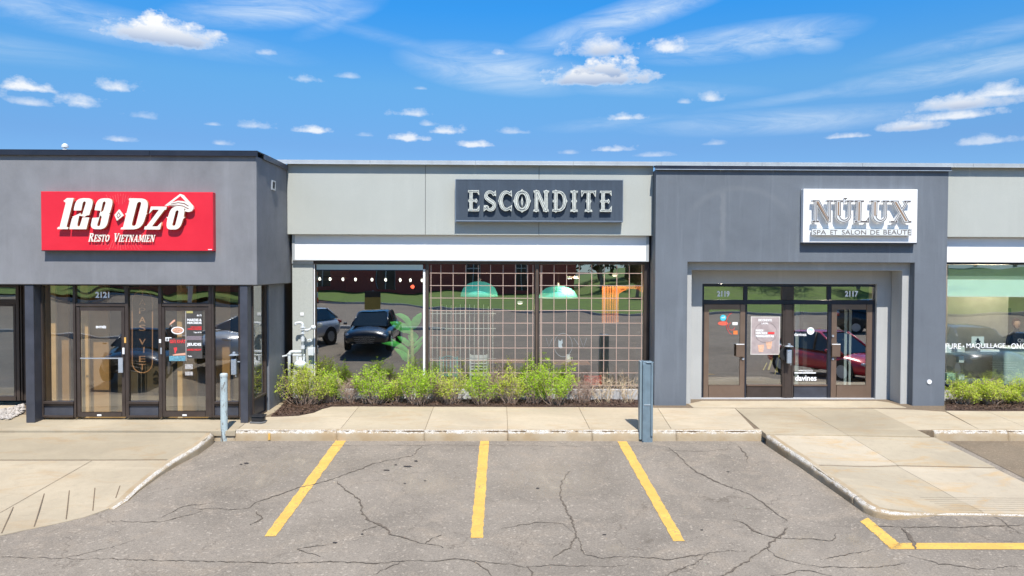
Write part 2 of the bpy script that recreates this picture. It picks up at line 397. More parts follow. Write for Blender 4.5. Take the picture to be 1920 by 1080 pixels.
def leafmat(name, c1, c2, trans=.45):
    m, nt, out = newmat(name)
    oi = nt.nodes.new('ShaderNodeNewGeometry')
    n = noise(nt, 9, 3, .6)
    c = mixc_(nt, oi.outputs['Random Per Island'], c1, c2)
    c = mixc_(nt, ramp(nt, n, .4, .7, 0, .5), c, tuple(x*.62 for x in c1))
    d = nd(nt, 'ShaderNodeBsdfPrincipled', {'Base Color': c, 'Roughness': .5, 'Specular IOR Level': .35})
    t = nd(nt, 'ShaderNodeBsdfTranslucent', {'Color': c})
    mx = nd(nt, 'ShaderNodeMixShader', {0: trans, 1: d.outputs[0], 2: t.outputs[0]})
    nt.links.new(mx.outputs[0], out.inputs[0]); MATS[name] = m; return m

M_ST_DARK = stucco('grey_stucco', (.212, .214, .222), .17, .25)
M_ST_BLUE = stucco('blue_grey_stucco', (.140, .158, .178), .09, .32)
M_ST_GHOST = stucco('portal_stucco', (.145, .163, .184), .10, .36, ghost=True)
M_ST_LIGHT = stucco('pale_stucco', (.43, .445, .405), .035, .06)
M_ST_RECESS = stucco('recess_stucco', (.43, .435, .42), .06, .2)
M_CONC = concrete('sidewalk_concrete', (.48, .402, .288), (.44, .30, .16), .6)
M_CONC_R = concrete('stained_concrete', (.46, .39, .285), (.50, .315, .13), .85)
M_CONC_W = concrete('warm_concrete', (.40, .335, .235), (.37, .23, .10), .6)
M_FOUND = concrete('foundation_concrete', (.5, .5, .5), (.4, .38, .34), .3)
M_ASPH = asphalt('asphalt')
M_ASPH2 = asphalt('brown_asphalt', (.185, .145, .10), False)
M_WHITE = plain('white_panel', (.82, .82, .81), .45, var=.02, vscale=1.5)
M_CAPL = plain('pale_metal', (.5, .52, .52), .35, .3, .08, 2, dirt=.25)
M_CAPD = plain('dark_metal', (.025, .028, .04), .35, .2, .2, 2)
M_BRONZE = plain('bronze_frame', (.075, .058, .05), .35, .4, .15, 4, dirt=.1)
M_BROWN = plain('brown_door_metal', (.215, .152, .113), .33, .45, .1, 3, dirt=.1)
M_NAVY = plain('navy_metal', (.062, .066, .082), .4, .2, .2, 3, dirt=.15)
M_DARK = plain('black_plastic', (.02, .02, .022), .45)
M_SOFF = plain('soffit_dark', (.05, .05, .055), .8)
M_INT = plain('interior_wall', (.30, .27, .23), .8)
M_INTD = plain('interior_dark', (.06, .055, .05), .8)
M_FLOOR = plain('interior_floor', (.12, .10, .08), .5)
M_BEIGE = plain('vestibule_wall', (.78, .70, .52), .8)
M_GLASS = glass('storefront_glass', .42, (.93, .97, .95), .28)
M_GLASS_D = glass('bronze_glass', .30, (.92, .84, .70), .9)
M_GLASS_S = glass('salon_glass', .30, (.92, .97, .94), .3)
M_ROOF = plain('roof_membrane', (.3, .3, .3), .9)
M_WPAINT = plain('white_pipe_paint', (.62, .65, .66), .45, var=.06, dirt=.15)
M_STEEL = plain('galvanised', (.5, .54, .58), .35, .5, .1, 8)
M_TWIG = plain('twig_bark', (.36, .26, .20), .9, var=.35, vscale=30)
M_TWIGT = plain('tan_cut_stem', (.55, .43, .28), .8, var=.3, vscale=30)
M_LEAF = leafmat('spring_leaf', (.60, .80, .07), (.36, .60, .035), .45)
M_LEAF2 = leafmat('yellow_leaf', (.74, .80, .12), (.46, .62, .06), .45)
M_DLEAF = leafmat('tree_leaf', (.05, .075, .03), (.03, .05, .02), .2)

def yellow():
    m, nt, out = newmat('yellow_line_paint')
    n = noise(nt, 26, 8, .75); n2 = noise(nt, 3, 5, .6)
    n3 = noise(nt, 90, 3, .7); c = mixc_(nt, ramp(nt, n2, .35, .65), (.64, .37, .085), (.74, .46, .10))
    c = mixc_(nt, ramp(nt, n3, .3, .5, .35, 0), c, (.45, .28, .08))
    f = mul(nt, ramp(nt, n, .53, .62), ramp(nt, n2, .40, .60, .25, 1.0))
    c = mixc_(nt, f, c, (.20, .17, .13))
    pbsdf(nt, out, c, .75, 0, n, .2, .004, .3); return m
M_YEL = yellow()

# ------------------------------------------------------------------ ground
def grid_ground(name, xs, ys, fn, mat, dz=0, parent=None, kind='structure'):
    mb = MB(); vs = [(x, y, fn(x, y)+dz) for y in ys for x in xs]; n = len(xs)
    mb.add(vs, [(j*n+i, j*n+i+1, (j+1)*n+i+1, (j+1)*n+i) for j in range(len(ys)-1) for i in range(n-1)])
    o = mb.build(name, mat, parent); o['kind'] = kind; return o
M_SOIL = plain('distant_ground', (.10, .10, .07), .95, var=.3, vscale=.1)
g0 = MB().box(-900, 900, -900, 900, -1.2, -.45).build('ground', M_SOIL); tag(g0, 'flat ground stretching to the horizon around the plaza', kind='structure')
lot = grid_ground('parking_lot', [-60, -20, -5, 0, 5, 20, 60], [-45, -20, -6, 0, 4, 5.5, 7, 8.5, 9.5, 11, 12.5, 13.5, 14.43, 16, 32], LOT, M_ASPH)
tag(lot, 'grey worn asphalt parking lot with cracks in front of the shops')

def poly_sheet(pts, dz=.004, fn=LOT, sub=.35):
    return [G(px, py, fn) + Vector((0, 0, dz)) for px, py in pts]

def paint_line(quad):
    """quad = 4 px corners: top-left, top-right, bottom-right, bottom-left; ragged edges"""
    tl, tr, br, bl = [Vector(q) for q in quad]; n = 46; mb = MB(); rr = random.Random(int(tl.x))
    for i in range(n+1):
        t = i/n; a = tl.lerp(bl, t); b = tr.lerp(br, t); w = (b-a)
        j1, j2 = rr.uniform(-.05, .05), rr.uniform(-.05, .05)
        a2 = a + w*j1; b2 = b + w*j2
        for q in (a2, a2.lerp(b2, .5), b2):
            g = G(q.x, q.y, LOT); mb.v.append((g.x, g.y, g.z+.005))
    for i in range(n):
        for k in range(2):
            a = i*3+k; mb.f.append((a, a+1, a+4, a+3)); mb.m.append(0)
    return mb.build('parking_line', M_YEL, lot)
paint_line([(629.5, 826), (650, 826), (517, 1006), (495.5, 1006)])['label'] = 'yellow bay line nearest the round bollard'
paint_line([(900, 827), (917, 827), (905, 1009), (882, 1009)])['label'] = 'yellow bay line in the middle of the lot'
paint_line([(1157.5, 828), (1175.6, 828), (1284, 1015), (1263, 1015)])['label'] = 'yellow bay line nearest the steel channel bollard'
paint_line([(1613, 978), (1627, 971), (1685.5, 1018.6), (1671, 1030)])['label'] = 'short slanted yellow line at the walkway corner'
paint_line([(1685.6, 1018.6), (1990, 1018.6), (1990, 1031), (1671.5, 1030.2)])['label'] = 'yellow line running parallel to the walkway end'

M_CRK = plain('crack_dark', (.125, .10, .075), .95, var=.4, vscale=20)
def mscale(t): return t
def crack(pts, w=.022, seed=0, mat=None, fade=True, name='crack'):
    rr = random.Random(seed+len(pts)*7+int(pts[0][0])); P3 = [G(px, py, LOT) for px, py in pts]; out = []
    for a, b in zip(P3[:-1], P3[1:]):
        k = max(2, int((b-a).length/.045))
        for i in range(k): out.append(a.lerp(b, i/k))
    out.append(P3[-1]); n = len(out)
    mb = MB(); wob = 0
    for i, p in enumerate(out):
        t = (out[min(i+1, n-1)]-out[max(i-1, 0)]); t.z = 0; t.normalize(); s = Vector((-t.y, t.x, 0))
        wob = wob*.8 + rr.uniform(-.022, .022)
        ww = w*rr.uniform(.3, 1.35)*(.8+.2*math.sin(i*.21+seed))*(.35+.65*math.sin(math.pi*min(1, max(.08, (i+1)/(n+1)))) if fade else 1)/2
        c = p + s*wob
        for q in (c-s*ww, c+s*ww): mb.v.append((q.x, q.y, A(q.y)+.008))
    for i in range(n-1): mb.f.append((2*i+1, 2*i, 2*i+2, 2*i+3)); mb.m.append(0)
    return mb.build(name, mat or M_CRK, lot)
for pts, w in [
    ([(795,836),(770,855),(742,862),(704,869),(655,888),(620,900),(585,909),(550,918),(520,928),(490,938),(466,952),(440,955),(360,955)], .03),
    ([(640,912),(655,925),(670,940),(677,958),(690,973),(712,985),(735,1003),(765,1010),(795,1019),(830,1028)], .045),
    ([(632,903),(640,912)], .02), ([(712,985),(680,997)], .02), ([(795,1019),(825,1003)], .018),
    ([(1072,884),(1055,905),(1051,930),(1060,950),(1072,975),(1078,1003),(1066,1028),(1030,1050)], .03),
    ([(1078,1003),(1095,1040),(1130,1047),(1190,1045),(1260,1050),(1330,1040),(1365,1030),(1400,1033)], .022),
    ([(1255,840),(1270,855),(1300,880),(1340,903),(1372,915),(1420,935),(1450,958),(1477,978)], .03),
    ([(1375,975),(1400,985),(1430,1003),(1460,1008),(1477,990)], .03),
    ([(1477,990),(1440,1025),(1410,1048),(1365,1072),(1335,1090)], .035),
    ([(1460,1008),(1500,1010),(1560,1013),(1570,1000)], .018),
    ([(1440,1025),(1455,1045),(1520,1062),(1600,1066),(1700,1058)], .02),
    ([(1220,843),(1300,846),(1375,843)], .018), ([(1383,836),(1398,850),(1405,868)], .025),
    ([(380,958),(300,978),(200,978)], .02), ([(400,942),(345,950),(295,975)], .016),
    ([(480,960),(490,972),(472,985)], .03),
    ([(0,1046),(120,1046),(250,1050),(420,1053),(700,1056),(880,1050),(985,1062),(1180,1060)], .02),
    ([(940,993),(1000,980),(1050,985),(1070,1000)], .014), ([(460,840),(640,836),(900,835),(1160,837),(1250,838)], .014),
    ([(1540,1050),(1600,1040),(1660,1030)], .014), ([(1690,990),(1712,1015),(1716,1030)], .05),
    ([(1640,987),(1760,990),(1920,985)], .03), ([(1865,968),(1890,985),(1915,1000)], .014),
    ([(880,1050),(900,1062),(935,1085)], .02), ([(985,1062),(1000,1085)], .02), ([(600,1045),(560,1030),(625,1020)], .014),
    ([(90,1052),(180,1035),(260,1012)], .012), ([(700,1080),(760,1050)], .012), ([(1700,1040),(1760,1060),(1850,1068),(1920,1063)], .018),
    ([(1560,1080),(1500,1070),(1440,1085)], .016), ([(1250,1080),(1300,1060),(1330,1040)], .016),
]: crack(pts, w)
M_TAR = plain('oil_spot', (.035, .03, .028), .8)
for (px, py, a, b) in [(462,869,5,1.6),(452,871,3,1.2),(764,875,9,1.7),(780,865,4,1.5),(725,882,7,1.2),(679,1002,2.5,1.6),(1008,916,4,1.5),(742,872,3,1),(797,902,2.5,1),(759,907,3,1),(628,1018,5,1.5),(1365,885,3.5,1),(1316,994,3,1),(1133,1003,4,1)]:
    n = 12; rr = random.Random(px); mb = MB()
    vs = [G(px+a*math.cos(2*math.pi*k/n)*rr.uniform(.7, 1.1), py+b*math.sin(2*math.pi*k/n)*rr.uniform(.7, 1.1), LOT)+Vector((0, 0, .006)) for k in range(n)]
    mb.add(vs[::-1], [tuple(range(n))]); mb.build('oil_spot', M_TAR, lot)
def dustmat():
    m, nt, out = newmat('pale_dust'); n = noise(nt, 2.6, 8, .72, .5, sc=(1.6, .5, 1)); n2 = noise(nt, 60, 3, .7)
    d = nd(nt, 'ShaderNodeBsdfDiffuse', {'Color': (.42, .36, .28, 1)}); t = nd(nt, 'ShaderNodeBsdfTransparent', {})
    at = nd(nt, 'ShaderNodeAttribute', attribute_name='soft')
    f = mul(nt, mul(nt, ramp(nt, n, .40, .62), ramp(nt, n2, .3, .55, .4, 1)), mul(nt, at.outputs['Fac'], .8))
    nt.links.new(nd(nt, 'ShaderNodeMixShader', {0: f, 1: t.outputs[0], 2: d.outputs[0]}).outputs[0], out.inputs[0]); return m
M_DUST = dustmat()
def dust(cx, cy, a, b, rot):
    mb = MB(); n = 28; R_ = [0, .35, .7, 1]; at = []
    for k, r in enumerate(R_):
        for i in range(n):
            an = 2*math.pi*i/n; ux, uy = a*r*math.cos(an), b*r*math.sin(an); px = cx+ux*math.cos(rot)-uy*math.sin(rot); py = cy+ux*math.sin(rot)+uy*math.cos(rot)
            g = G(px, py, LOT); mb.v.append((g.x, g.y, g.z+.0035)); at.append(1-r**2)
    for k in range(3):
        for i in range(n): mb.f.append((k*n+i, k*n+(i+1) % n, (k+1)*n+(i+1) % n, (k+1)*n+i)); mb.m.append(0)
    o = mb.build('dust_patch', M_DUST, lot); o.data.attributes.new('soft', 'FLOAT', 'POINT').data.foreach_set('value', at)
dust(1650, 1058, 95, 26, .62); dust(1155, 1028, 26, 9, .1); dust(1600, 1010, 26, 7, .3); dust(560, 870, 120, 22, 0); dust(1040, 900, 120, 40, 0); dust(470, 900, 90, 26, -.2); dust(800, 905, 80, 30, .1); dust(1480, 1030, 60, 14, -.6)
for poly in ([(1590,1012),(1602,1010),(1628,1026),(1650,1048),(1700,1078),(1672,1082),(1640,1060),(1618,1038)], [(1145,1028),(1158,1025),(1168,1029),(1160,1034),(1150,1033)]):
    pass


# ---- sidewalk: an underlay plus single slabs with open joints
sw = thing('sidewalk', 'beige concrete sidewalk slabs between the shops and the parking lot', None); sw['kind'] = 'structure'
M_JOINT = plain('joint_dirt', (.17, .125, .08), .95, var=.3, vscale=30)
def inset(pts, g):
    """shrink a polygon (xy) by g"""
    n = len(pts); area = sum(pts[i].x*pts[(i+1) % n].y-pts[(i+1) % n].x*pts[i].y for i in range(n))
    sg = 1 if area > 0 else -1; out = []
    for i in range(n):
        a, b, c = pts[i-1], pts[i], pts[(i+1) % n]
        d1 = (b-a); d1.z = 0; d2 = (c-b); d2.z = 0
        if d1.length < 1e-6 or d2.length < 1e-6: out.append(b.copy()); continue
        d1.normalize(); d2.normalize()
        n1 = Vector((-d1.y, d1.x, 0))*sg; n2 = Vector((-d2.y, d2.x, 0))*sg; bis = n1+n2
        if bis.length < .2: out.append(b+n1*g); continue
        bis.normalize(); out.append(b+bis*(g/max(.35, bis.dot(n1))))
    return out, sg
def tess(q, th, fn, name, mat, parent, dz=0.0, step=.3):
    bm = bmesh.new(); f = bm.faces.new([bm.verts.new(v) for v in q])
    for ax in (0, 1):
        lo = min(v[ax] for v in q); hi = max(v[ax] for v in q); k = int((hi-lo)/step)
        for i in range(1, k+1):
            co = [0, 0, 0]; no = [0, 0, 0]; co[ax] = lo+(hi-lo)*i/(k+1); no[ax] = 1
            bmesh.ops.bisect_plane(bm, geom=bm.verts[:]+bm.edges[:]+bm.faces[:], plane_co=co, plane_no=no)
    off = wloc(parent)
    for v in bm.verts: v.co.z = fn(v.co.x, v.co.y)+dz
    r = bmesh.ops.extrude_face_region(bm, geom=bm.faces[:])
    for e in r['geom']:
        if isinstance(e, bmesh.types.BMVert): e.co.z -= th
    bmesh.ops.translate(bm, verts=bm.verts, vec=-off)
    bmesh.ops.recalc_face_normals(bm, faces=bm.faces)
    me = bpy.data.meshes.new(name); bm.to_mesh(me); bm.free(); return link(name, me, mat, parent)
def slab(pts, fn, mat=None, gap=.0035, name='slab', th=.1, parent=None, bev=.004, kerbed=True):
    P3 = [G(px, py, fn) for px, py in pts]; q, sg = inset(P3, gap)
    for v in q:
        if fn is SW and kerbed: v.y = max(v.y, 14.54)
        v.z = fn(v.x, v.y)
    if sg < 0: q = q[::-1]
    # ramps follow a curved height: break long edges
    if fn is SW:
        return MB().slab(q, th).build(name, mat or M_CONC, parent or sw, bevel=bev)
    return tess(q, th, fn, name, mat or M_CONC, parent or sw)
def lp(a, b, t): return (a[0]+(b[0]-a[0])*t, a[1]+(b[1]-a[1])*t)
pts = [(1768,822),(1990,829),(1990,960),(1960,945),(1920,897)]
vs = poly_sheet(pts, 0)[::-1]; tag(tess(vs, .002, LOT, 'side_bay_asphalt', M_ASPH2, None, .006), 'brown asphalt bay right of the wide walkway', kind='structure')
# middle run
jt = [(673,762),(813,762.5),(950,763),(1085,763.5),(1233,764.5),(1378,765.5)]
jb = [(634,809),(795,809.5),(952,810),(1109,811),(1266,812.5),(1428,814)]
slab([(470,785),(505,781.5),(530,781),(560,779.5),(588,774),(604,767),(622,762.5),(673,762),(634,809),(441,808)], SW)
for i in range(5): slab([jt[i], jt[i+1], jb[i+1], jb[i]], SW)
for i in range(5):
    pass
# entrance pad of the left shop
slab([(20,778),(76,777),(470,778),(505,777),(470,785),(441,808),(398,808),(230,807),(-700,807),(-700,790)], SW, M_CONC_W, kerbed=False)
slab([(470,778),(505,777),(553,757),(520,755)], SW, M_CONC_W)
slab([(-700,753),(38,753.5),(50,758),(42,762),(-30,779),(-700,779)], SW, M_CONC)
# left apron
slab([(-700,811),(120,811),(395,811.5),(388,822),(318,861),(150,861.5),(-700,862)], APL, M_CONC_W)
pts = [(-700,864),(150,863.5),(314,863),(255,910),(232,934),(205,953),(160,969),(100,983),(50,993),(0,1004),(-700,1038)]
slab(pts, APL, M_CONC)
gm = MB()
for (a, b) in [((25,951),(3,1000)),((83,926),(64,988)),((130,920),(124,974)),((178,915),(174,958)),((225,911),(217,934))]:
    p, q = G(*a, APL), G(*b, APL); d = (q-p); s = Vector((-d.y, d.x, 0)).normalized()*.007
    gm.add([p-s+Vector((0,0,.005)), p+s+Vector((0,0,.005)), q+s+Vector((0,0,.005)), q-s+Vector((0,0,.005))], [(0,1,2,3)])
for (a, b) in [((172,864),(0,962))]:
    p, q = G(*a, APL), G(*b, APL); d = (q-p); s = Vector((-d.y, d.x, 0)).normalized()*.004
    gm.add([p-s+Vector((0,0,.005)), p+s+Vector((0,0,.005)), q+s+Vector((0,0,.005)), q-s+Vector((0,0,.005))], [(0,1,2,3)])
gm.build('groove', M_JOINT, sw)
# right of the portal
slab([(1378,765.5),(1500,765),(1590,815.5),(1436,814)], SW, M_CONC_W, kerbed=False)
slab([(1500,765),(1636,766),(1745,818),(1590,815.5)], SW, M_CONC_W, kerbed=False)
slab([(1636,766),(1712,768),(1772,772),(1880,822),(1760,819),(1745,818)], SW)
slab([(1772,770),(1850,771),(1985,823),(1880,822)], SW)
slab([(1850,771),(1990,771),(2100,823),(1985,823)], SW)
slab([(1290,757),(1316,751.5),(1643,751.5),(1668,754.5),(1700,764),(1300,764)], SW, M_CONC)
# right walkway
def onl(a, b, t): return lp(a, b, t)
slab([(1441,816),(1592,817),(1683,872),(1524,871)], APR, M_CONC_R)
slab([(1592,817),(1752,820),(1866,876),(1683,872)], APR, M_CONC_R)
slab([(1524,873),(1683,874),(1786,931),(1845,960),(1700,958),(1656,953),(1635,948),(1615,938),(1598,925)], APR, M_CONC_R)
slab([(1683,874),(1866,878),(2010,948),(2010,964),(1845,962),(1786,931)], APR, M_CONC_R)
gm = MB()
for k in range(7):
    y = 933+k*3.9
    p, q = G(1725+k*9, y, APR), G(1990, y+2, APR); z = Vector((0, 0, .004)); s = Vector((0, .003, 0))
    m_ = [p, p.lerp(q, .33), p.lerp(q, .66), q]
    for c in m_: c.z = APR(c.x, c.y)
    for a, b in zip(m_[:-1], m_[1:]): gm.add([a-s+z, b-s+z, b+s+z, a+s+z], [(0, 1, 2, 3)])
gm.build('groove', M_JOINT, sw)
# underlay beneath the joints
base = MB()
ul = [Vector((-22, 14.45, 0)), Vector((9.0, 14.45, 0)), Vector((9.0, 14.45, 0)), Vector((22, 14.45, 0)), Vector((22, 17.6, 0)), Vector((-22, 17.6, 0))]
for v in ul: v.z = SW(0, v.y)-.012
base.slab(ul, .15)
a = [G(x, y, APL) for x, y in [(-700,811),(390,812),(310,862),(252,910),(225,934),(200,950),(0,1000),(-700,1034)]]
tess(a, .08, APL, 'joint_bed', M_JOINT, sw, -.012)
a = [G(x, y, APR) for x, y in [(1445,816),(1750,820),(2000,946),(2000,960),(1700,956),(1640,947),(1604,925),(1530,873)]]
tess(a, .08, APR, 'joint_bed', M_JOINT, sw, -.012)
base.build('joint_bed', M_JOINT, sw, normals=True)

# ---- kerbs
def kerbmat():
    m, nt, out = newmat('kerb_concrete')
    g = nt.nodes.new('ShaderNodeNewGeometry')
    at = nd(nt, 'ShaderNodeAttribute', attribute_name='edge')
    n2 = noise(nt, 75, 4, .75); n = mul(nt, mul(nt, noise(nt, 4, 7, .75, .3), .62), mul(nt, noise(nt, 38, 4, .75), .38), 'ADD'); n3 = noise(nt, 2.2, 4, .6)
    f = mul(nt, at.outputs['Fac'], mul(nt, n, 1.08), 'MULTIPLY')
    w = ramp(nt, f, .46, .54)
    body = mixc_(nt, ramp(nt, n3, .35, .65), (.38, .28, .165), (.44, .36, .25))
    chip = mixc_(nt, ramp(nt, n2, .40, .52), (.22, .18, .14), (.70, .66, .58))
    c = mixc_(nt, w, body, chip)
    pbsdf(nt, out, c, .9, 0, mul(nt, n2, n, 'ADD'), .6, .02, .3); return m
M_KERB = kerbmat()
def kerb(tops, bots, parent, th=.16, name='kerb_stone', seed=1, chip=.9):
    """tops/bots: world points along the kerb, top edge and foot; a rounded, chipped top corner"""
    rr = random.Random(seed); n = len(tops); prof = []; me = MB(); att = []
    T = []; B = []
    for i in range(n-1):
        k = max(1, int((tops[i+1]-tops[i]).length/.05))
        for j in range(k): T.append(tops[i].lerp(tops[i+1], j/k)); B.append(bots[i].lerp(bots[i+1], j/k))
    T.append(tops[-1]); B.append(bots[-1]); m = len(T); rw = 0
    for i in range(m):
        d = T[min(i+1, m-1)]-T[max(i-1, 0)]; d.z = 0; d.normalize(); s = Vector((-d.y, d.x, 0))   # inward (towards slab)
        rw = rw*.8+rr.uniform(-.008, .008); c = max(.0, rr.gauss(0, .006)) + abs(rw)*chip
        h = T[i].z-B[i].z
        pr = [(T[i]+s*th, 0), (T[i]+s*.075+Vector((0,0,.002)), .45), (T[i]+s*(.045+c)+Vector((0,0,-.002)), 1), (T[i]+s*(.012+c)+Vector((0,0,-.018-c*.6)), 1.0),
              (T[i].lerp(B[i], .22)+s*(c*.5)+Vector((0,0,-.01)), .9), (T[i].lerp(B[i], .55)+s*rr.uniform(0,.006), .5), (T[i].lerp(B[i], .8), .2), (B[i]+Vector((0,0,-.06)), 0)]
        for q, a_ in pr: me.v.append(tuple(q)); att.append(a_)
    k = 8
    for i in range(m-1):
        for j in range(k-1): me.f.append((i*k+j, i*k+j+1, (i+1)*k+j+1, (i+1)*k+j)); me.m.append(0)
    me.f.append(tuple(range(k))[::-1]); me.m.append(0); me.f.append(tuple((m-1)*k+j for j in range(k))); me.m.append(0)
    # close below
    o = me.build(name, M_KERB, parent, smooth=True, normals=True)
    at = o.data.attributes.new('edge', 'FLOAT', 'POINT'); at.data.foreach_set('value', att)
    return o
kb = thing('kerb', 'chipped concrete kerb with white worn edge along the sidewalk', None); kb['kind'] = 'structure'
M_YMARK = None
def kerb_run(pxs, Y=14.43, Yf=14.43, seed=0):
    for i in range(len(pxs)-1):
        x0 = P(pxs[i], 815, Y).x + .004; x1 = P(pxs[i+1], 815, Y).x - .004
        kerb([Vector((x0, Y, .203)), Vector((x1, Y, .203))], [Vector((x0, Yf-.02, 0)), Vector((x1, Yf-.02, 0))], kb, seed=seed+i)
kerb_run([402, 440.5], seed=3)
kerb_run([440.5, 631, 795, 952, 1110, 1268, 1436], seed=10)
kerb_run([1752, 1890, 2060], seed=30)
# left apron kerb, running from the front up to the sidewalk (slab is on its left)
tp = [(402,811),(396,817),(372,837),(330,862),(300,883),(262,914),(240,936),(215,953)]
def K_side(tp, fn, seed, rev=False):
    T = [G(x, y, fn) for x, y in tp]; B = [Vector((v.x, v.y, A(v.y))) for v in T]
    for v in T: v.z += .003
    if rev: T = T[::-1]; B = B[::-1]
    kerb(T, B, kb, seed=seed, th=.14)
K_side(tp, APL, 51, True)
tp = [(1436,815),(1460,832),(1500,858),(1525,876),(1560,901),(1600,930)]
K_side(tp, APR, 61)
K_side([(1600,930),(1620,945),(1640,954),(1670,961),(1700,963.5),(1760,964.5),(1850,966),(2000,969)], APR, 71)

MB().box(P(503, 818, 14.4).x, P(507, 818, 14.4).x, 14.392, 14.40, .02, .15).build('paint_mark', M_YEL, kb)
# ---- mulch beds with chips
M_MULCH = plain('mulch_brown', (.075, .045, .032), .95, var=.5, vscale=25, bstr=.8, bscale=60)
M_CHIP = leafmat('mulch_chip', (.13, .075, .05), (.05, .03, .022), 0)
def bed(pts, label, seed):
    P3 = [G(px, py, SW) for px, py in pts]; q = [Vector((v.x, v.y, v.z+.015)) for v in P3]
    area = sum(q[i].x*q[(i+1) % len(q)].y-q[(i+1) % len(q)].x*q[i].y for i in range(len(q)))
    if area < 0: q = q[::-1]
    o = MB().slab(q, .15).build('mulch_bed', M_MULCH); tag(o, label, 'mulch bed', kind='stuff')
    rr = random.Random(seed); xs = [v.x for v in q]; ys = [v.y for v in q]; mb = MB(); cnt = 0
    def inside(x, y):
        r = False; n = len(q); j = n-1
        for i in range(n):
            if (q[i].y > y) != (q[j].y > y) and x < (q[j].x-q[i].x)*(y-q[i].y)/(q[j].y-q[i].y)+q[i].x: r = not r
            j = i
        return r
    tgt = int((max(xs)-min(xs))*(max(ys)-min(ys))*900)
    for _ in range(tgt):
        x, y = rr.uniform(min(xs), max(xs)), rr.uniform(min(ys), max(ys))
        if not inside(x, y): continue
        z = SW(x, y)+.02+abs(rr.gauss(0, .012)); l = rr.uniform(.01, .035); w = l*rr.uniform(.2, .5); a = rr.uniform(0, 6.28); tl = rr.uniform(-.6, .6)
        d = Vector((math.cos(a)*math.cos(tl), math.sin(a)*math.cos(tl), math.sin(tl)))*l; s = Vector((-math.sin(a), math.cos(a), rr.uniform(-.6, .6)))*w; c = Vector((x, y, z))
        u = Vector((0, 0, w*.5))
        mb.add([c-d-s, c+d-s, c+d+s, c-d+s, c+u], [(0,1,4),(1,2,4),(2,3,4),(3,0,4)])
    c = mb.build('mulch_chips', M_CHIP, o, kind='stuff')
    return o
bed([(508,780.5),(530,780),(560,778.5),(588,773),(604,766),(622,761.5),(950,761.8),(1215,763),(1223,748),(1215,740),(548,740),(525,765)], 'dark brown mulch bed under the middle shop windows', 3)
bed([(1774,769),(1990,769.5),(1990,750),(1774,749)], 'dark mulch bed at the right edge under the salon window', 4)

# ------------------------------------------------------------------ buildings
def Xp(px, Y, py=560): return P(px, py, Y).x
def Zp(py, Y, px=960): return P(px, py, Y).z

# ===== left shop
XL = -4.909
LB = thing('restaurant_building', 'dark grey stucco shop with overhanging box front and red sign, leftmost', 'shop building', (-9.5, 15.3, .2))
zt, zb = Zp(291, 15.0, 240), Zp(534, 15.0, 240)
XE = -22.0
MB().box(XE, XL, 15.0, 24, zb, zt).build('upper_wall', M_ST_DARK, LB, bevel=.012)
MB().box(XE, -10.6, 17.3, 24, 0, zb-.01).box(XL-.15, XL-.14+.0, 16.2, 17.35, 0.1, zb-.003).build('rear_wall', M_ST_DARK, LB)
# cap flashing in segments
def cap_run(xs, Y0, Y1, z0, z1, mat, parent, name='cap_flashing', lip=.02):
    for a, b in zip(xs[:-1], xs[1:]):
        m = MB().box(a+.002, b-.002, Y0, Y1, z1-.02, z1); m.box(a+.002, b-.002, Y0-.004, Y0+.012, z0, z1-.02)
        m.box(a+.002, b-.002, Y0-.016, Y0-.0045, z0, z0+.018)
        m.build(name, mat, parent, bevel=.003)
zc = Zp(281, 14.95, 240)
cap_run([XE, -19, -16, -13, -10.0, -7.0, XL+.04], 14.95, 15.35, zt-.015, zc, M_CAPD, LB)
MB().box(XL+.012, XL+.045, 15.353, 17.05, zt-.015, zc).box(XL-.3, XL+.012, 15.353, 24, zc-.02, zc).build('side_flashing', M_NAVY, LB, bevel=.003)
MB().box(XE, XL-.31, 15.36, 24, zt+.01, zc-.04).build('roof', M_ROOF, LB)
MB().box(XE, XL-.02, 15.03, 17.3, zb-.012, zb-.001).build('soffit', M_SOFF, LB)
# vent louvre on the side face
vy0, vy1, vz0, vz1 = 15.93, 16.17, Zp(356, 16.0, 514), Zp(338, 16.0, 514)
v = MB(); X = XL
v.box(X+.001, X+.03, vy0, vy0+.03, vz0, vz1).box(X+.001, X+.03, vy1-.03, vy1, vz0, vz1).box(X+.001, X+.03, vy0+.03, vy1-.03, vz1-.03, vz1).box(X+.001, X+.03, vy0+.03, vy1-.03, vz0, vz0+.03)
vf = v.build('vent_frame', M_STEEL, LB)
for k in range(4):
    z = vz0+.04+k*.035; MB().box(X+.002, X+.018, vy0+.03, vy1-.03, z, z+.014).build('slat', M_DARK, vf)
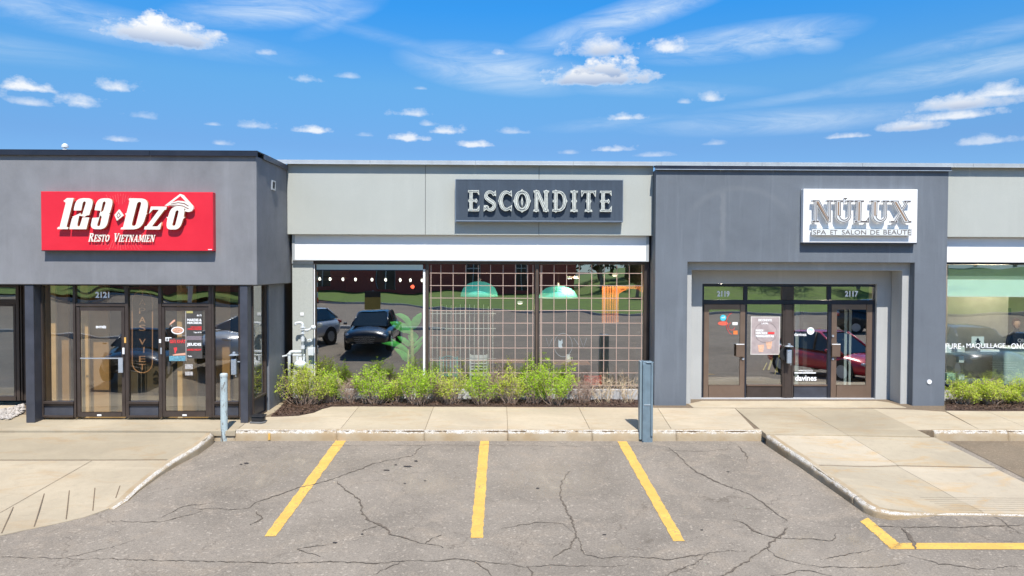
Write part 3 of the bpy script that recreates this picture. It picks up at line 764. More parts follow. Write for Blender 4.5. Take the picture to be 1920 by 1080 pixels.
# columns
def column(px0, px1, Y, d, label=None):
    zz0 = SW(0, Y); o = MB().box(Xp(px0, Y), Xp(px1, Y), Y, Y+d, zz0, zb-.013).build('column', M_NAVY, LB, bevel=.006)
    if label: o['label'] = label
    return o
column(46, 62.5, 15.03, .30); column(449.5, 463.8, 15.03, .26, 'brown grey column beside the side glazing')
YG = 15.27
zs = SW(0, YG)
def glazing_frames(parent):
    m = MB()
    Ybot = 783
    for a, b in [(76.5,80),(137.5,141.5),(234.5,240.5),(297,303),(391,396.5),(396.8,401),(447,450.5)]:
        m.pbox(a, b, 535.5, Ybot, YG, .11)
    for a, b in [(141.7,234.3),(303.2,390.8)]: m.pbox(a, b, 568, 574.5, YG+.004, .09)
    for a, b in [(80.2,137.3),(240.7,296.8),(401.2,446.8)]:
        m.pbox(a, b, 753, 757.5, YG-.02, .12); m.pbox(a, b, 757.7, 761, YG+.01, .08); m.pbox(a, b, 779, Ybot, YG+.005, .09)
    m.build('glazing_frame', M_BRONZE, parent, bevel=.004)
    for a, b in [(80.2,137.3),(240.7,296.8),(401.2,446.8)]:
        MB().pbox(a, b, 761.2, 778.8, YG+.04, .03).build('kick_panel', M_NAVY, parent)
glazing_frames(LB)
def pane(a, b, c, d, Y, parent, mat=None, name='pane', t=.008):
    return MB().pbox(a, b, c, d, Y, t).build(name, mat or M_GLASS_D, parent)
for a, b, c, d in [(80.2,137.3,536,752.8),(240.7,296.8,536,752.8),(401.2,446.8,536,752.8),(141.7,234.3,536,567.8),(303.2,390.8,536,567.8)]:
    pane(a, b, c, d, YG+.05, LB)
def shopdoor(a, b, c, d, st, top, bot, Y, frame_mat, glass_mat, parent, label, depth=.05):
    """a,b,c,d px outline; st stile px; top/bottom rail px"""
    m = MB(); m.pbox(a, a+st, c, d, Y, depth); m.pbox(b-st, b, c, d, Y, depth)
    m.pbox(a+st, b-st, c, c+top, Y+.001, depth-.002); m.pbox(a+st, b-st, d-bot, d, Y+.001, depth-.002)
    m.pbox(a+st, b-st, d-bot-1, d-bot, Y-.004, .004)
    dr = m.build('door', frame_mat, parent, bevel=.004); dr['label'] = label
    pane(a+st, b-st, c+top, d-bot-1, Y+.022, dr, glass_mat)
    return dr
d1 = shopdoor(144, 234, 575.5, 781.5, 6, 7, 8, YG+.02, M_BRONZE, M_GLASS_D, LB, 'bronze glass entry door marked entrée')
h = MB(); h.pbox(221.5, 230, 671, 699, YG-.05, .025); h.pbox(150, 221.3, 671, 673, YG-.03, .02); h.pbox(224, 228, 676, 680, YG-.025, .05); h.pbox(224, 228, 690, 694, YG-.025, .05)
h.build('handle', M_STEEL, d1, bevel=.003)
d2 = shopdoor(302, 392, 575.5, 781.5, 7, 7, 10, YG+.02, M_BRONZE, M_GLASS_D, LB, 'bronze glass door covered with menu posters')
for dd, xx in ((d1, 186), (d2, 346)): MB().pbox(xx-4, xx+4, 777, 780, YG+.012, .006).build('door_stop_plate', M_WHITE, dd)
M_ORANGE = plain('orange_plate', (.7, .4, .1), .5)
MB().pbox(232.8, 236.2, 632.5, 643, YG-.012, .01).build('plate', M_ORANGE, LB)
MB().pbox(229.4, 233.2, 652, 664, YG-.012, .01).build('lock', M_WHITE, LB)
MB().pbox(298, 301.8, 636, 643, YG-.012, .01).build('lock', M_WHITE, LB)
MB().pbox(300.4, 303.4, 652, 664, YG-.012, .01).build('lock', M_STEEL, LB)
# side glazing facing right, between the column and the stucco
sgx = -5.12
m = MB(); m.box(sgx-.05, sgx+.03, 15.30, 15.36, zs, zb-.013); m.box(sgx-.05, sgx+.03, 16.12, 16.2, zs, zb-.013)
m.box(sgx-.05, sgx+.05, 15.361, 16.119, .62, .66); m.box(sgx-.05, sgx+.06, 15.361, 16.119, zs, zs+.04); m.build('side_frame', M_BRONZE, LB, bevel=.003)
MB().box(sgx-.02, sgx+.0, 15.362, 16.118, zs+.041, .619).build('kick_panel', M_NAVY, LB)
MB().box(sgx-.02, sgx-.01, 15.362, 16.118, .661, zb-.014).build('pane', M_GLASS_D, LB)
MB().box(-10.0, -5.06, 16.201, 17.30, .1, zb-.014).build('side_wall', M_ST_BLUE, LB)
# vestibule inside
MB().box(-9.62, -9.5, 15.45, 18.0, .2, zb-.014).build('vestibule_wall', M_BEIGE, LB); MB().box(-6.7, -6.6, 15.45, 16.19, .2, zb-.014).build('vestibule_wall', M_BEIGE, LB)
MB().box(-9.9, -5.3, 18.0, 18.1, .2, 3.2).build('vestibule_back', M_INT, LB)
M_TAN = plain('tan_panel', (.46, .38, .27), .7)
for a_, b_, yy, mm in ((151, 164.5, 15.52, M_BEIGE), (165, 203, 15.75, M_TAN), (95, 103.5, 15.55, M_BEIGE), (104, 128, 15.8, M_TAN), (83, 94, 15.9, M_TAN), (405, 430, 15.9, M_TAN)):
    MB().box(Xp(a_, yy), Xp(b_, yy), yy, yy+.06, .236, zb-.02).build('vestibule_panel', mm, LB)
MB().box(-9.49, -5.2, 15.42, 18.6, .1, .235).build('vestibule_floor', plain('tan_floor', (.38, .28, .15), .4), LB)
# neighbour window at the far left edge (set back)
NY = 16.6
m = MB(); m.pbox(30, 36, 535, 751, NY, .12); m.pbox(38.5, 41, 535, 751, NY+.02, .1); m.pbox(41.5, 62, 535, 751, NY+.06, .1)
m.pbox(-200, 29.8, 561, 569, NY+.004, .1); m.pbox(-200, 29.8, 743, 751, NY+.004, .1); m.pbox(-200, 29.8, 535, 538, NY+.004, .1)
m.pbox(-200, 24, 569.2, 574, NY+.02, .08); m.pbox(25.5, 29.6, 569.2, 742.8, NY+.02, .08); m.build('window_frame', M_BRONZE, LB, bevel=.004)
pane(-200, 29.8, 538.2, 560.8, NY+.05, LB, M_GLASS_S); pane(-200, 25.4, 574.2, 742.8, NY+.05, LB, M_GLASS_S)
M_PALEBLUE = plain('pale_interior', (.5, .6, .6), .7)
MB().pbox(-200, 29, 575, 748, NY+1.0, .1).box(XE, -10.9, NY+1.0, NY+1.1, .2, 1.2).build('display_partition', M_PALEBLUE, LB)

# ===== middle shop
MBG = thing('storefront_building', 'pale grey shop with wide gridded windows between the two dark fronts', 'shop building', (-1, 17.35, .2))
YF, YB, YW = 17.1, 17.25, 17.35
fx = [XL+.004, Xp(797.5, YF, 380), Xp(1010.5, YF, 380), 3.444]
fz0, fz1 = Zp(440.5, YF, 880), Zp(309, YF, 880)
for a, b in zip(fx[:-1], fx[1:]):
    MB().box(a+.004, b-.004, YF, YF+.12, fz0, fz1).build('fascia_panel', M_ST_LIGHT, MBG, bevel=.004)
MB().box(XL-.3, 3.43, YF+.02, YF+.13, fz0+.02, fz1-.02).build('fascia_backing', M_DARK, MBG)
wz0, wz1 = Zp(489.5, YB, 880), fz0
MB().box(Xp(548, YB, 470), Xp(1216.5, YB, 470), YB, YB+.09, wz0, wz1+.1).build('sign_band', M_WHITE, MBG, bevel=.004)
MB().box(Xp(548, YB, 470)-.001, Xp(553, YB, 470), YB-.012, YB-.001, wz0, wz1-.01).box(Xp(1211.5, YB, 470), Xp(1216.5, YB, 470)+.001, YB-.012, YB-.001, wz0, wz1-.01).box(Xp(553, YB, 470)+.001, Xp(1211.5, YB, 470)-.001, YB-.012, YB-.001, wz0, wz0+.022).build('band_trim', M_CAPL, MBG)
MB().box(Xp(548, YW), Xp(587, YW), YW, YW+.25, .1, wz0+.05).build('pier', M_ST_LIGHT, MBG, bevel=.006)
MB().box(Xp(548, YW), Xp(588, YW), YW-.03, YW-.001, wz0-.075, wz0-.002).build('pier_cap', M_CAPL, MBG, bevel=.004)
# body: roof, back wall, and the interior
MB().box(XL-.0, 3.43, 17.25, 28, fz1-.25, fz1-.1).build('roof', M_ROOF, MBG)
zi = Zp(725, YW)
MB().box(-5.0, 3.6, 17.7, 24.2, .2, .32).build('interior_floor', M_FLOOR, MBG)
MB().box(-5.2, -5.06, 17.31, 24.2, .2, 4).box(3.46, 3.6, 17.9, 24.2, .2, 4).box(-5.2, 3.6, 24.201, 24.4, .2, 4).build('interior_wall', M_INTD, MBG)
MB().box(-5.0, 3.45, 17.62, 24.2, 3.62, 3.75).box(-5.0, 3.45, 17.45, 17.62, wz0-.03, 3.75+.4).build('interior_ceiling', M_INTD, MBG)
# cap (pale) over middle, portal and right shop
zc0, zc1 = Zp(311, YF, 960)-.0, Zp(303, YF, 960)
cap_run([-5.12, -3.0, -.62, 1.6, 3.6, 5.9, 8.2, 10.3, 10.75, 13, 16, 22], 16.985, 17.45, zc0-.0, zc1, M_CAPL, MBG)
# window frames
m = MB(); wt, wb = 490.5, 727
m.pbox(587.3, 592.3, 495.5, 760, YW+.03, .15); m.pbox(1207, 1217, 495.5, 740, YW+.03, .15)
m.pbox(587.3, 1217, 490.5, 495.3, YW+.028, .16)
m.pbox(797.5, 803, 495.5, 724.8, YW+.03, .13); m.pbox(1002.5, 1010.5, 495.5, 724.8, YW+.03, .13)
m.pbox(592.5, 1206.8, 725, 731, YW+.0, .2)
m.build('window_frame', M_BRONZE, MBG, bevel=.005)
MB().pbox(588.6, 590.4, 495.5, 724, YW+.015, .014).build('white_trim', M_WHITE, MBG); MB().pbox(793.3, 797.3, 505, 724, YW+.06, .028).build('white_trim', M_WHITE, MBG)
MB().pbox(800, 801, 520, 724, YW+.012, .016).build('mullion_cap', M_BROWN, MBG); MB().pbox(1005.5, 1007.5, 505, 724, YW+.012, .016).build('mullion_cap', M_BROWN, MBG)
wins = []
for i, (a, b) in enumerate([(592.5,797.2),(803.2,1002.3),(1010.7,1206.8)]):
    w = pane(a, b, 495.5, 724.8, YW+.09, MBG, M_GLASS, 'window'); wins.append(w)
# roller blind at the top of the first window
M_BLIND = plain('pale_blind', (.50, .60, .56), .6, var=.03)
MB().pbox(593.5, 793, 496, 506, YW+.052, .02).build('roller_blind', M_BLIND, wins[0])
MB().pbox(593.5, 793, 506.2, 507.6, YW+.045, .03).build('blind_rail', M_DARK, wins[0])
# welded grid just behind the glass: bars
M_GRID = plain('pinkish_grid_bar', (.50, .36, .29), .45, var=.08)
for wi, xs in ((1, [808, 826.5, 849.5, 873, 896.5, 919.5, 943, 966, 989, 999]), (2, [1013.5, 1015.5, 1038.5, 1062, 1085.5, 1109, 1132.5, 1156, 1179.5, 1203])):
    rod = None
    for x in xs:
        MB().pbox(x-.55, x+.55, 497, 724, YW+.072, .008).build('grid_bar', M_GRID, wins[wi])
    for k in range(10):
        y = 512.3+23.35*k
        if y < 723: MB().pbox(xs[0]-2, xs[-1]+1.5, y-.55, y+.55, YW+.064, .0075).build('grid_bar', M_GRID, wins[wi])
# foundation below the windows and the strips of siding
MB().pbox(632, 1196, 729.5, 762, YW-.05, .3).build('foundation', M_FOUND, MBG, bevel=.01)
MB().pbox(592, 1206, 731.2, 770, YW+.06, .12).build('lower_wall', M_BRONZE, MBG)
MB().pbox(1197, 1222, 727, 770, YW+.04, .2).build('corner_wall', M_NAVY, MBG)
# small plate on the pier
MB().pbox(563, 569.5, 586, 592, YW-.012, .011).build('cover_plate', M_WHITE, MBG, bevel=.002)
# white decal on the glass of the third window (faint ring, letters either side)
M_FAINT = plain('faint_white_film', (.24, .26, .26), .7)

# ===== portal
YP = 16.8
PB = thing('salon_portal', 'blue grey stucco entrance block with recessed twin doors and white sign', 'shop building', (6.6, 16.8, .2))
xa, xb = 3.444, Xp(1775, YP, 540)
oz = Zp(492, YP, 1500); pt = Zp(319, YP, 1500)
ox0, ox1 = Xp(1288, YP, 630), Xp(1713, YP, 630)
zbse = SW(0, YP)-.02
# one wall with an opening (U shape)
mb = MB()
v = [(xa, zbse), (ox0, zbse), (ox0, oz), (ox1, oz), (ox1, zbse), (xb, zbse), (xb, pt), (xa, pt)]
n = len(v); Yb = YP+.2
mb.v = [(x, YP, z) for x, z in v] + [(x, Yb, z) for x, z in v]
mb.f = [tuple(range(n)), tuple(range(2*n-1, n-1, -1))] + [(i, n+i, n+(i+1) % n, (i+1) % n) for i in range(n)]; mb.m = [0]*len(mb.f)
mb.build('portal_wall', M_ST_GHOST, PB, normals=True, bevel=.008)
MB().box(xa, xa+.2, YP+.2, 18.5, .1, pt-.01).build('side_wall', M_ST_BLUE, PB); MB().box(xb-.2, xb, YP+.2, 18.5, .1, pt-.01).build('side_wall', M_ST_BLUE, PB)
cap_run([xa-.03, 4.9, 6.1, 8.3, xb+.03], YP-.05, 16.98, Zp(320, YP-.05, 1500), Zp(311.5, YP-.05, 1500), M_CAPD, PB)
m = MB(); m.box(xa-.03, xb+.03, YP-.072, YP-.067, Zp(319.5, YP-.05, 1500), Zp(318.3, YP-.05, 1500)); m.build('drip_edge', M_STEEL, PB)
# inner step 1
Y1 = YP+.2; iz = Zp(507, Y1, 1500); ix0, ix1 = Xp(1296, Y1, 630), Xp(1690, Y1, 630)
zz = SW(0, Y1)-.02
mb = MB(); v = [(ox0-.1, zz), (ix0, zz), (ix0, iz), (ix1, iz), (ix1, zz), (ox1+.1, zz), (ox1+.1, oz+.12), (ox0-.1, oz+.12)]
Y1b = Y1+.47
mb.v = [(x, Y1+.001, z) for x, z in v] + [(x, Y1b, z) for x, z in v]
mb.f = [tuple(range(n)), tuple(range(2*n-1, n-1, -1))] + [(i, n+i, n+(i+1) % n, (i+1) % n) for i in range(n)]; mb.m = [0]*len(mb.f)
mb.build('recess_step', M_ST_RECESS, PB, normals=True, bevel=.006)
# flat wall around the doors
Y2 = 17.5; zz2 = SW(0, Y2)-.02
dx0, dx1, dz1 = Xp(1316, Y2, 640), Xp(1643, Y2, 640), Zp(532.5, Y2, 1480)
mb = MB(); v = [(ix0-.1, zz2), (dx0, zz2), (dx0, dz1), (dx1, dz1), (dx1, zz2), (ix1+.1, zz2), (ix1+.1, iz+.3), (ix0-.1, iz+.3)]
mb.v = [(x, Y2, z) for x, z in v] + [(x, Y2+.2, z) for x, z in v]
mb.f = [tuple(range(n)), tuple(range(2*n-1, n-1, -1))] + [(i, n+i, n+(i+1) % n, (i+1) % n) for i in range(n)]; mb.m = [0]*len(mb.f)
mb.build('door_wall', M_ST_RECESS, PB, normals=True)
YD = 17.58
m = MB()
m.pbox(1315.5, 1319.3, 533, 751.5, YD, .1); m.pbox(1639, 1644, 533, 751.5, YD, .1); m.pbox(1319.5, 1638.8, 533, 537.3, YD+.002, .1)
m.pbox(1319.5, 1638.8, 562.6, 570.6, YD+.002, .1)
m.pbox(1394.5, 1401.5, 537.5, 562.4, YD+.004, .09); m.pbox(1551.5, 1558.5, 537.5, 562.4, YD+.004, .09)
m.pbox(1396.8, 1400, 570.8, 751.2, YD+.004, .09); m.pbox(1552.3, 1558.3, 570.8, 751.2, YD+.004, .09); m.pbox(1634.6, 1638.8, 570.8, 751.2, YD+.004, .09)
m.build('door_surround', M_CAPD, PB, bevel=.004)
m = MB(); m.pbox(1466.3, 1488.5, 537.5, 562.4, YD-.01, .1); m.pbox(1467.5, 1471, 570.8, 751, YD-.02, .1); m.pbox(1471.2, 1484.5, 570.8, 751, YD-.03, .1); m.pbox(1484.7, 1488.3, 570.8, 751, YD-.02, .1)
m.build('centre_post', M_BRONZE, PB, bevel=.004)
for a, b in [(1319.5,1394.3),(1401.7,1466.1),(1488.7,1551.3),(1558.7,1638.8)]: pane(a, b, 537.5, 562.4, YD+.04, PB, M_GLASS, 'transom_pane')
for a, b, km in [(1400.2,1467.3,M_BRONZE),(1488.5,1552.1,M_NAVY)]:
    pane(a, b, 570.8, 720.8, YD+.04, PB, M_GLASS, 'side_pane'); MB().pbox(a, b, 721, 724, YD+.01, .06).build('rail', M_BROWN, PB); MB().pbox(a, b, 724.2, 750.5, YD+.03, .03).build('kick_panel', km, PB, bevel=.004)
dA = shopdoor(1319.7, 1396.5, 571, 750, 9.2, 9.5, 27, YD+.005, M_BROWN, M_GLASS, PB, 'brown metal glass door on the left with round stickers')
dB = shopdoor(1558.7, 1634.4, 571, 750, 9.8, 9.5, 27, YD+.005, M_BROWN, M_GLASS, PB, 'brown metal glass door on the right of the post')
for dd, a, b in ((dA, 1380.5, 1396), (dB, 1560.5, 1576)):
    MB().pbox(a, b, 646.5, 669, YD-.06, .03).pbox(a+2, b-2, 648, 667, YD-.03, .034).build('handle', M_BROWN, dd, bevel=.005)
    MB().pbox(a, b, 645, 646.3, YD-.062, .03).build('handle_lip', M_WHITE, dd)
def disc(px, py, rpx, Y, t, mat, name, parent, n=18):
    c = P(px, py, Y); r = rpx*Y/FPX; mb = MB(); 
    vs = [(c.x+r*math.cos(2*math.pi*k/n), Y, c.z+r*math.sin(2*math.pi*k/n)) for k in range(n)]
    mb.v = vs + [(x, Y+t, z) for x, y, z in vs]; mb.f = [tuple(range(n)), tuple(range(2*n-1, n-1, -1))] + [(i, n+i, n+(i+1) % n, (i+1) % n) for i in range(n)]; mb.m = [0]*(n+2)
    return mb.build(name, mat, parent, normals=True)
disc(1393.5, 673, 2.2, YD-.02, .02, M_STEEL, 'lock', dA); disc(1562, 630, 2.2, YD-.015, .02, M_STEEL, 'lock', dB); disc(1562, 673, 2.2, YD-.015, .02, M_STEEL, 'lock', dB)
MB().box(dx0-.1, dx1+.1, Y2+.01, YD+.12, SW(0, Y2)-.03, SW(0, Y2)+.012).build('threshold', M_FOUND, PB)
disc(1743, 716, 4.4, YP-.02, .019, M_WHITE, 'wall_outlet', PB)
# interior behind the portal
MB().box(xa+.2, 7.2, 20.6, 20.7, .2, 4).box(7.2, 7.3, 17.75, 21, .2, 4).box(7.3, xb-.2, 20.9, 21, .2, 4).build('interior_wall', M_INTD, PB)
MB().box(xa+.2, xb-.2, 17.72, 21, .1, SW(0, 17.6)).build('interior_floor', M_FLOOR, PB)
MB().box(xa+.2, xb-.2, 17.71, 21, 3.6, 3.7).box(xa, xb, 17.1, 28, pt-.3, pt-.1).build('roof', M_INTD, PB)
for a, b in [(1491,1498.5),(1583,1588),(1592,1596)]: MB().pbox(a, b, 566, 728, 17.95, .02).build('curtain_strip', plain('curtain_cloth', (.6, .62, .6), .8), PB)

# ===== right shop
RB = thing('salon_building', 'pale grey shop front at the right edge with lettered window', 'shop building', (14, 17.35, .2))
rx0 = xb+.004
for a, b in zip([rx0, 14.2, 18, 22], [14.2, 18, 22]):
    MB().box(a+.003, b-.003, YF, YF+.12, Zp(444.5, YF, 1850), Zp(311, YF, 1850)).build('fascia_panel', M_ST_LIGHT, RB, bevel=.004)
MB().box(rx0, 22, YB, YB+.09, Zp(492, YB, 1850), Zp(440, YB, 1850)).build('sign_band', M_WHITE, RB, bevel=.004)
m = MB(); m.pbox(1777, 2300, 492.2, 496.5, YW+.03, .15); m.pbox(1777, 2300, 722, 730, YW+.0, .18); m.pbox(2095, 2103, 496.7, 721.8, YW+.03, .13); m.box(rx0, rx0+.03, YW+.03, YW+.18, .3, Zp(496.7, YW)); m.build('window_frame', M_CAPD, RB)
rw = pane(1776.5, 2094.8, 496.7, 721.8, YW+.09, RB, M_GLASS_S, 'window')
pane(2103.2, 2300, 496.7, 721.8, YW+.09, RB, M_GLASS_S, 'window')
M_MINT = plain('mint_blind', (.72, .86, .79), .6, var=.03); M_MINTD = plain('mint_blind_dark', (.22, .29, .26), .6, var=.05)
MB().pbox(1776.5, 2094, 524.5, 555, YW+.105, .01).build('roller_blind', M_MINT, rw)['label'] = 'pale mint lower band of the blind'
MB().pbox(1776.5, 2094, 497, 524.3, YW+.115, .01).build('roller_blind', M_MINTD, rw)['label'] = 'dull green upper band of the blind'
MB().pbox(1776.5, 2094, 555.2, 557, YW+.1, .02).build('blind_rail', M_WHITE, rw)
MB().box(rx0, 22, YW+.0, YW+.2, .1, Zp(730.5, YW)).build('lower_wall', M_FOUND, RB)
MB().box(rx0, 22, 20.2, 20.4, .2, 4).build('interior_wall', plain('salon_wall', (.42, .33, .22), .8), RB)
for a_, b_, c_, d_, mm in ((1800, 1812, 600, 640, M_INT), (1838, 1846, 575, 640, M_WHITE), (1852, 1866, 590, 604, M_DARK), (1880, 1896, 578, 590, M_DARK), (1868, 1880, 560, 650, M_BEIGE)):
    MB().pbox(a_, b_, c_, d_, 20.1, .08).build('wall_panel', mm, RB)
MB().box(rx0+.3, 13.0, 19.0, 19.1, .33, 3.5).build('partition', plain('salon_partition', (.5, .45, .38), .8), RB)
MB().box(rx0, 22, 17.7, 22, .1, .32).build('interior_floor', M_FLOOR, RB)
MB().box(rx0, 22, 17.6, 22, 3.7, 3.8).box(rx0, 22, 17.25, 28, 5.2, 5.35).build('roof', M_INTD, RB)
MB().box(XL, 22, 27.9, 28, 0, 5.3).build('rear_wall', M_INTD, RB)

# ------------------------------------------------------------------ glyph machinery: union of strokes on a grid, outlined, made solid
def gS(p, q, w, w2=None):
    w2 = w if w2 is None else w2
    def f(X, Y):
        dx, dy = q[0]-p[0], q[1]-p[1]; l = math.hypot(dx, dy); ux, uy = dx/l, dy/l
        a = (X-p[0])*ux+(Y-p[1])*uy; b = np.abs((X-p[0])*-uy+(Y-p[1])*ux); ww = w+(w2-w)*np.clip(a/l, 0, 1)
        return np.minimum(np.minimum(a, l-a), ww-b)
    return f
def gB(pts):           # round brush with changing radius
    def f(X, Y):
        r = np.full(X.shape, -9.)
        for (x0, y0, r0), (x1, y1, r1) in zip(pts[:-1], pts[1:]):
            dx, dy = x1-x0, y1-y0; l2 = dx*dx+dy*dy+1e-9; t = np.clip(((X-x0)*dx+(Y-y0)*dy)/l2, 0, 1)
            r = np.maximum(r, r0+(r1-r0)*t-np.hypot(X-x0-dx*t, Y-y0-dy*t))
        return r
    return f
def gP(pts):           # convex polygon
    ar = sum(pts[i][0]*pts[(i+1) % len(pts)][1]-pts[(i+1) % len(pts)][0]*pts[i][1] for i in range(len(pts)))
    if ar < 0: pts = pts[::-1]
    def f(X, Y):
        r = np.full(X.shape, 9.)
        for i in range(len(pts)):
            (x0, y0), (x1, y1) = pts[i], pts[(i+1) % len(pts)]; l = math.hypot(x1-x0, y1-y0)
            r = np.minimum(r, ((X-x0)*-(y1-y0)+(Y-y0)*(x1-x0))/l)
        return r
    return f
def gE(cx, cy, a, b, p=2.0):
    def f(X, Y):
        q = (np.abs((X-cx)/a)**p+np.abs((Y-cy)/b)**p)**(1/p); return (1-q)*min(a, b)
    return f
def gAnd(*fs):
    def f(X, Y):
        r = fs[0](X, Y)
        for g in fs[1:]: r = np.minimum(r, g(X, Y))
        return r
    return f
def gHalf(nx, ny, c): return lambda X, Y: nx*X+ny*Y-c
def gOp(add, sub=(), post=()):
    def f(X, Y):
        r = np.full(X.shape, -9.)
        for g in add: r = np.maximum(r, g(X, Y))
        for g in sub: r = np.minimum(r, -g(X, Y))
        for g in post: r = np.maximum(r, g(X, Y))
        return r
    return f
def arc(cx, cy, a, b, t0, t1, w0, w1, wm=None, n=14):
    out = []
    for i in range(n+1):
        t = i/n; th = R(t0+(t1-t0)*t); w = w0+(w1-w0)*t if wm is None else (w0+(wm-w0)*math.sin(math.pi*t) if t < .5 else w1+(wm-w1)*math.sin(math.pi*t))
        out.append((cx+a*math.cos(th), cy+b*math.sin(th), w))
    return out
def contours(F, x0, y0, st):
    """marching squares, F[j,i]>0 inside; returns closed loops"""
    H, Wd = F.shape; F = np.where(F == 0, 1e-6, F); S = F > 0; seg = {}
    def pt(i, j, e):
        if e == 0: a, b = F[j, i], F[j, i+1]; return (x0+(i+a/(a-b))*st, y0+j*st)
        if e == 1: a, b = F[j, i+1], F[j+1, i+1]; return (x0+(i+1)*st, y0+(j+a/(a-b))*st)
        if e == 2: a, b = F[j+1, i], F[j+1, i+1]; return (x0+(i+a/(a-b))*st, y0+(j+1)*st)
        a, b = F[j, i], F[j+1, i]; return (x0+i*st, y0+(j+a/(a-b))*st)
    def key(i, j, e):
        if e == 0: return (i, j, 'h')
        if e == 1: return (i+1, j, 'v')
        if e == 2: return (i, j+1, 'h')
        return (i, j, 'v')
    T = {1:[(3,0)],2:[(0,1)],3:[(3,1)],4:[(1,2)],5:[(3,0),(1,2)],6:[(0,2)],7:[(3,2)],8:[(2,3)],9:[(2,0)],10:[(0,1),(2,3)],11:[(2,1)],12:[(1,3)],13:[(1,0)],14:[(0,3)]}
    code = S[:-1, :-1]*1+S[:-1, 1:]*2+S[1:, 1:]*4+S[1:, :-1]*8
    nxt = {}; pos = {}
    for j, i in zip(*np.nonzero((code > 0) & (code < 15))):
        for a, b in T[int(code[j, i])]:
            ka, kb_ = key(i, j, a), key(i, j, b); pos[ka] = pt(i, j, a); pos[kb_] = pt(i, j, b); nxt[ka] = kb_
    loops = []; seen = set()
    for k in list(nxt):
        if k in seen: continue
        lp_ = []; c = k
        while c in nxt and c not in seen: seen.add(c); lp_.append(pos[c]); c = nxt[c]
        if len(lp_) > 5:
            # thin out nearly straight points
            q = []; m = len(lp_)
            for a in range(m):
                p0 = q[-1] if q else lp_[a-1]; p1 = lp_[a]; p2 = lp_[(a+1) % m]
                cr = abs((p1[0]-p0[0])*(p2[1]-p0[1])-(p1[1]-p0[1])*(p2[0]-p0[0]))/(math.hypot(p2[0]-p0[0], p2[1]-p0[1])+1e-9)
                if a == 0 or cr > st*.10 or math.hypot(p1[0]-p0[0], p1[1]-p0[1]) > st*14: q.append(p1)
            if len(q) > 2: loops.append(q)
    return loops
def solid(loops, depth):
    cu = bpy.data.curves.new('tmp', 'CURVE'); cu.dimensions = '2D'; cu.fill_mode = 'BOTH'; cu.extrude = depth/2
    for lp_ in loops:
        sp = cu.splines.new('POLY'); sp.points.add(len(lp_)-1); sp.use_cyclic_u = True
        for p, (x, y) in zip(sp.points, lp_): p.co = (x, y, 0, 1)
    ob = bpy.data.objects.new('tmp', cu); me = bpy.data.meshes.new_from_object(ob)
    bpy.data.objects.remove(ob); bpy.data.curves.remove(cu); return me
def place_flat(me, x0, z0, Yfront, depth, s=1.0, shear=0.0, sx=None, parent=None):
    """mesh in xy, z depth centred -> wall: x right, y up, front face at Yfront"""
    off = wloc(parent); sx = s if sx is None else sx
    n = len(me.vertices); co = np.empty(n*3); me.vertices.foreach_get('co', co); co = co.reshape(-1, 3)
    out = np.empty_like(co)
    out[:, 0] = x0+(co[:, 0]+shear*co[:, 1])*sx - off.x; out[:, 2] = z0+co[:, 1]*s - off.z; out[:, 1] = Yfront+depth/2-co[:, 2] - off.y
    me.vertices.foreach_set('co', out.ravel()); me.update()
def glyph_field(f, w, st=.011, pad=.09, h=1.0):
    a0, b0 = -pad-.00137, -pad-.00211; xs = np.arange(a0, w+pad, st); ys = np.arange(b0, h+pad, st); X, Y = np.meshgrid(xs, ys); return f(X, Y), a0, b0, st
def put_glyph(f, w, x, z, hz, Yf, depth, mat, parent, name='letter', sx=None, shear=0, pre=None, st=.011, h=1.0):
    F, a, b, s_ = glyph_field(f, w, st, h=h)
    if pre: F = pre(F)
    lo = contours(F, a, b, s_)
    if not lo: return None
    me = solid(lo, depth); place_flat(me, x, z, Yf, depth, hz, shear, sx, parent)
    o = link(name, me, mat, parent); return o
def text(name, s, px0, px1, py0, py1, Y, mat, parent, depth=.003, bold=0.0, shear=0, vertical=False, label=None):
    """built-in font, stretched to the px box it fills on the wall at depth Y"""
    cu = bpy.data.curves.new('t', 'FONT'); cu.body = s; cu.extrude = .5; cu.offset = bold; cu.shear = shear; cu.resolution_u = 3
    ob = bpy.data.objects.new('t', cu); me = bpy.data.meshes.new_from_object(ob); bpy.data.objects.remove(ob); bpy.data.curves.remove(cu)
    n = len(me.vertices)
    if not n: return None
    co = np.empty(n*3); me.vertices.foreach_get('co', co); co = co.reshape(-1, 3); mn, mx = co.min(0), co.max(0)
    mx_, my_ = (px0+px1)/2, (py0+py1)/2
    X0, X1 = P(px0, my_, Y).x, P(px1, my_, Y).x; Z0, Z1 = P(mx_, py1, Y).z, P(mx_, py0, Y).z; off = wloc(parent)
    out = np.empty_like(co)
    out[:, 0] = X0+(co[:, 0]-mn[0])/(mx[0]-mn[0])*(X1-X0)-off.x; out[:, 2] = Z0+(co[:, 1]-mn[1])/(mx[1]-mn[1])*(Z1-Z0)-off.z
    out[:, 1] = Y+depth*(.5-(co[:, 2]-mn[2])/(mx[2]-mn[2]))-off.y
    me.vertices.foreach_set('co', out.ravel()); me.update()
    o = link(name, me, mat, parent)
    if label: o['label'] = label
    return o

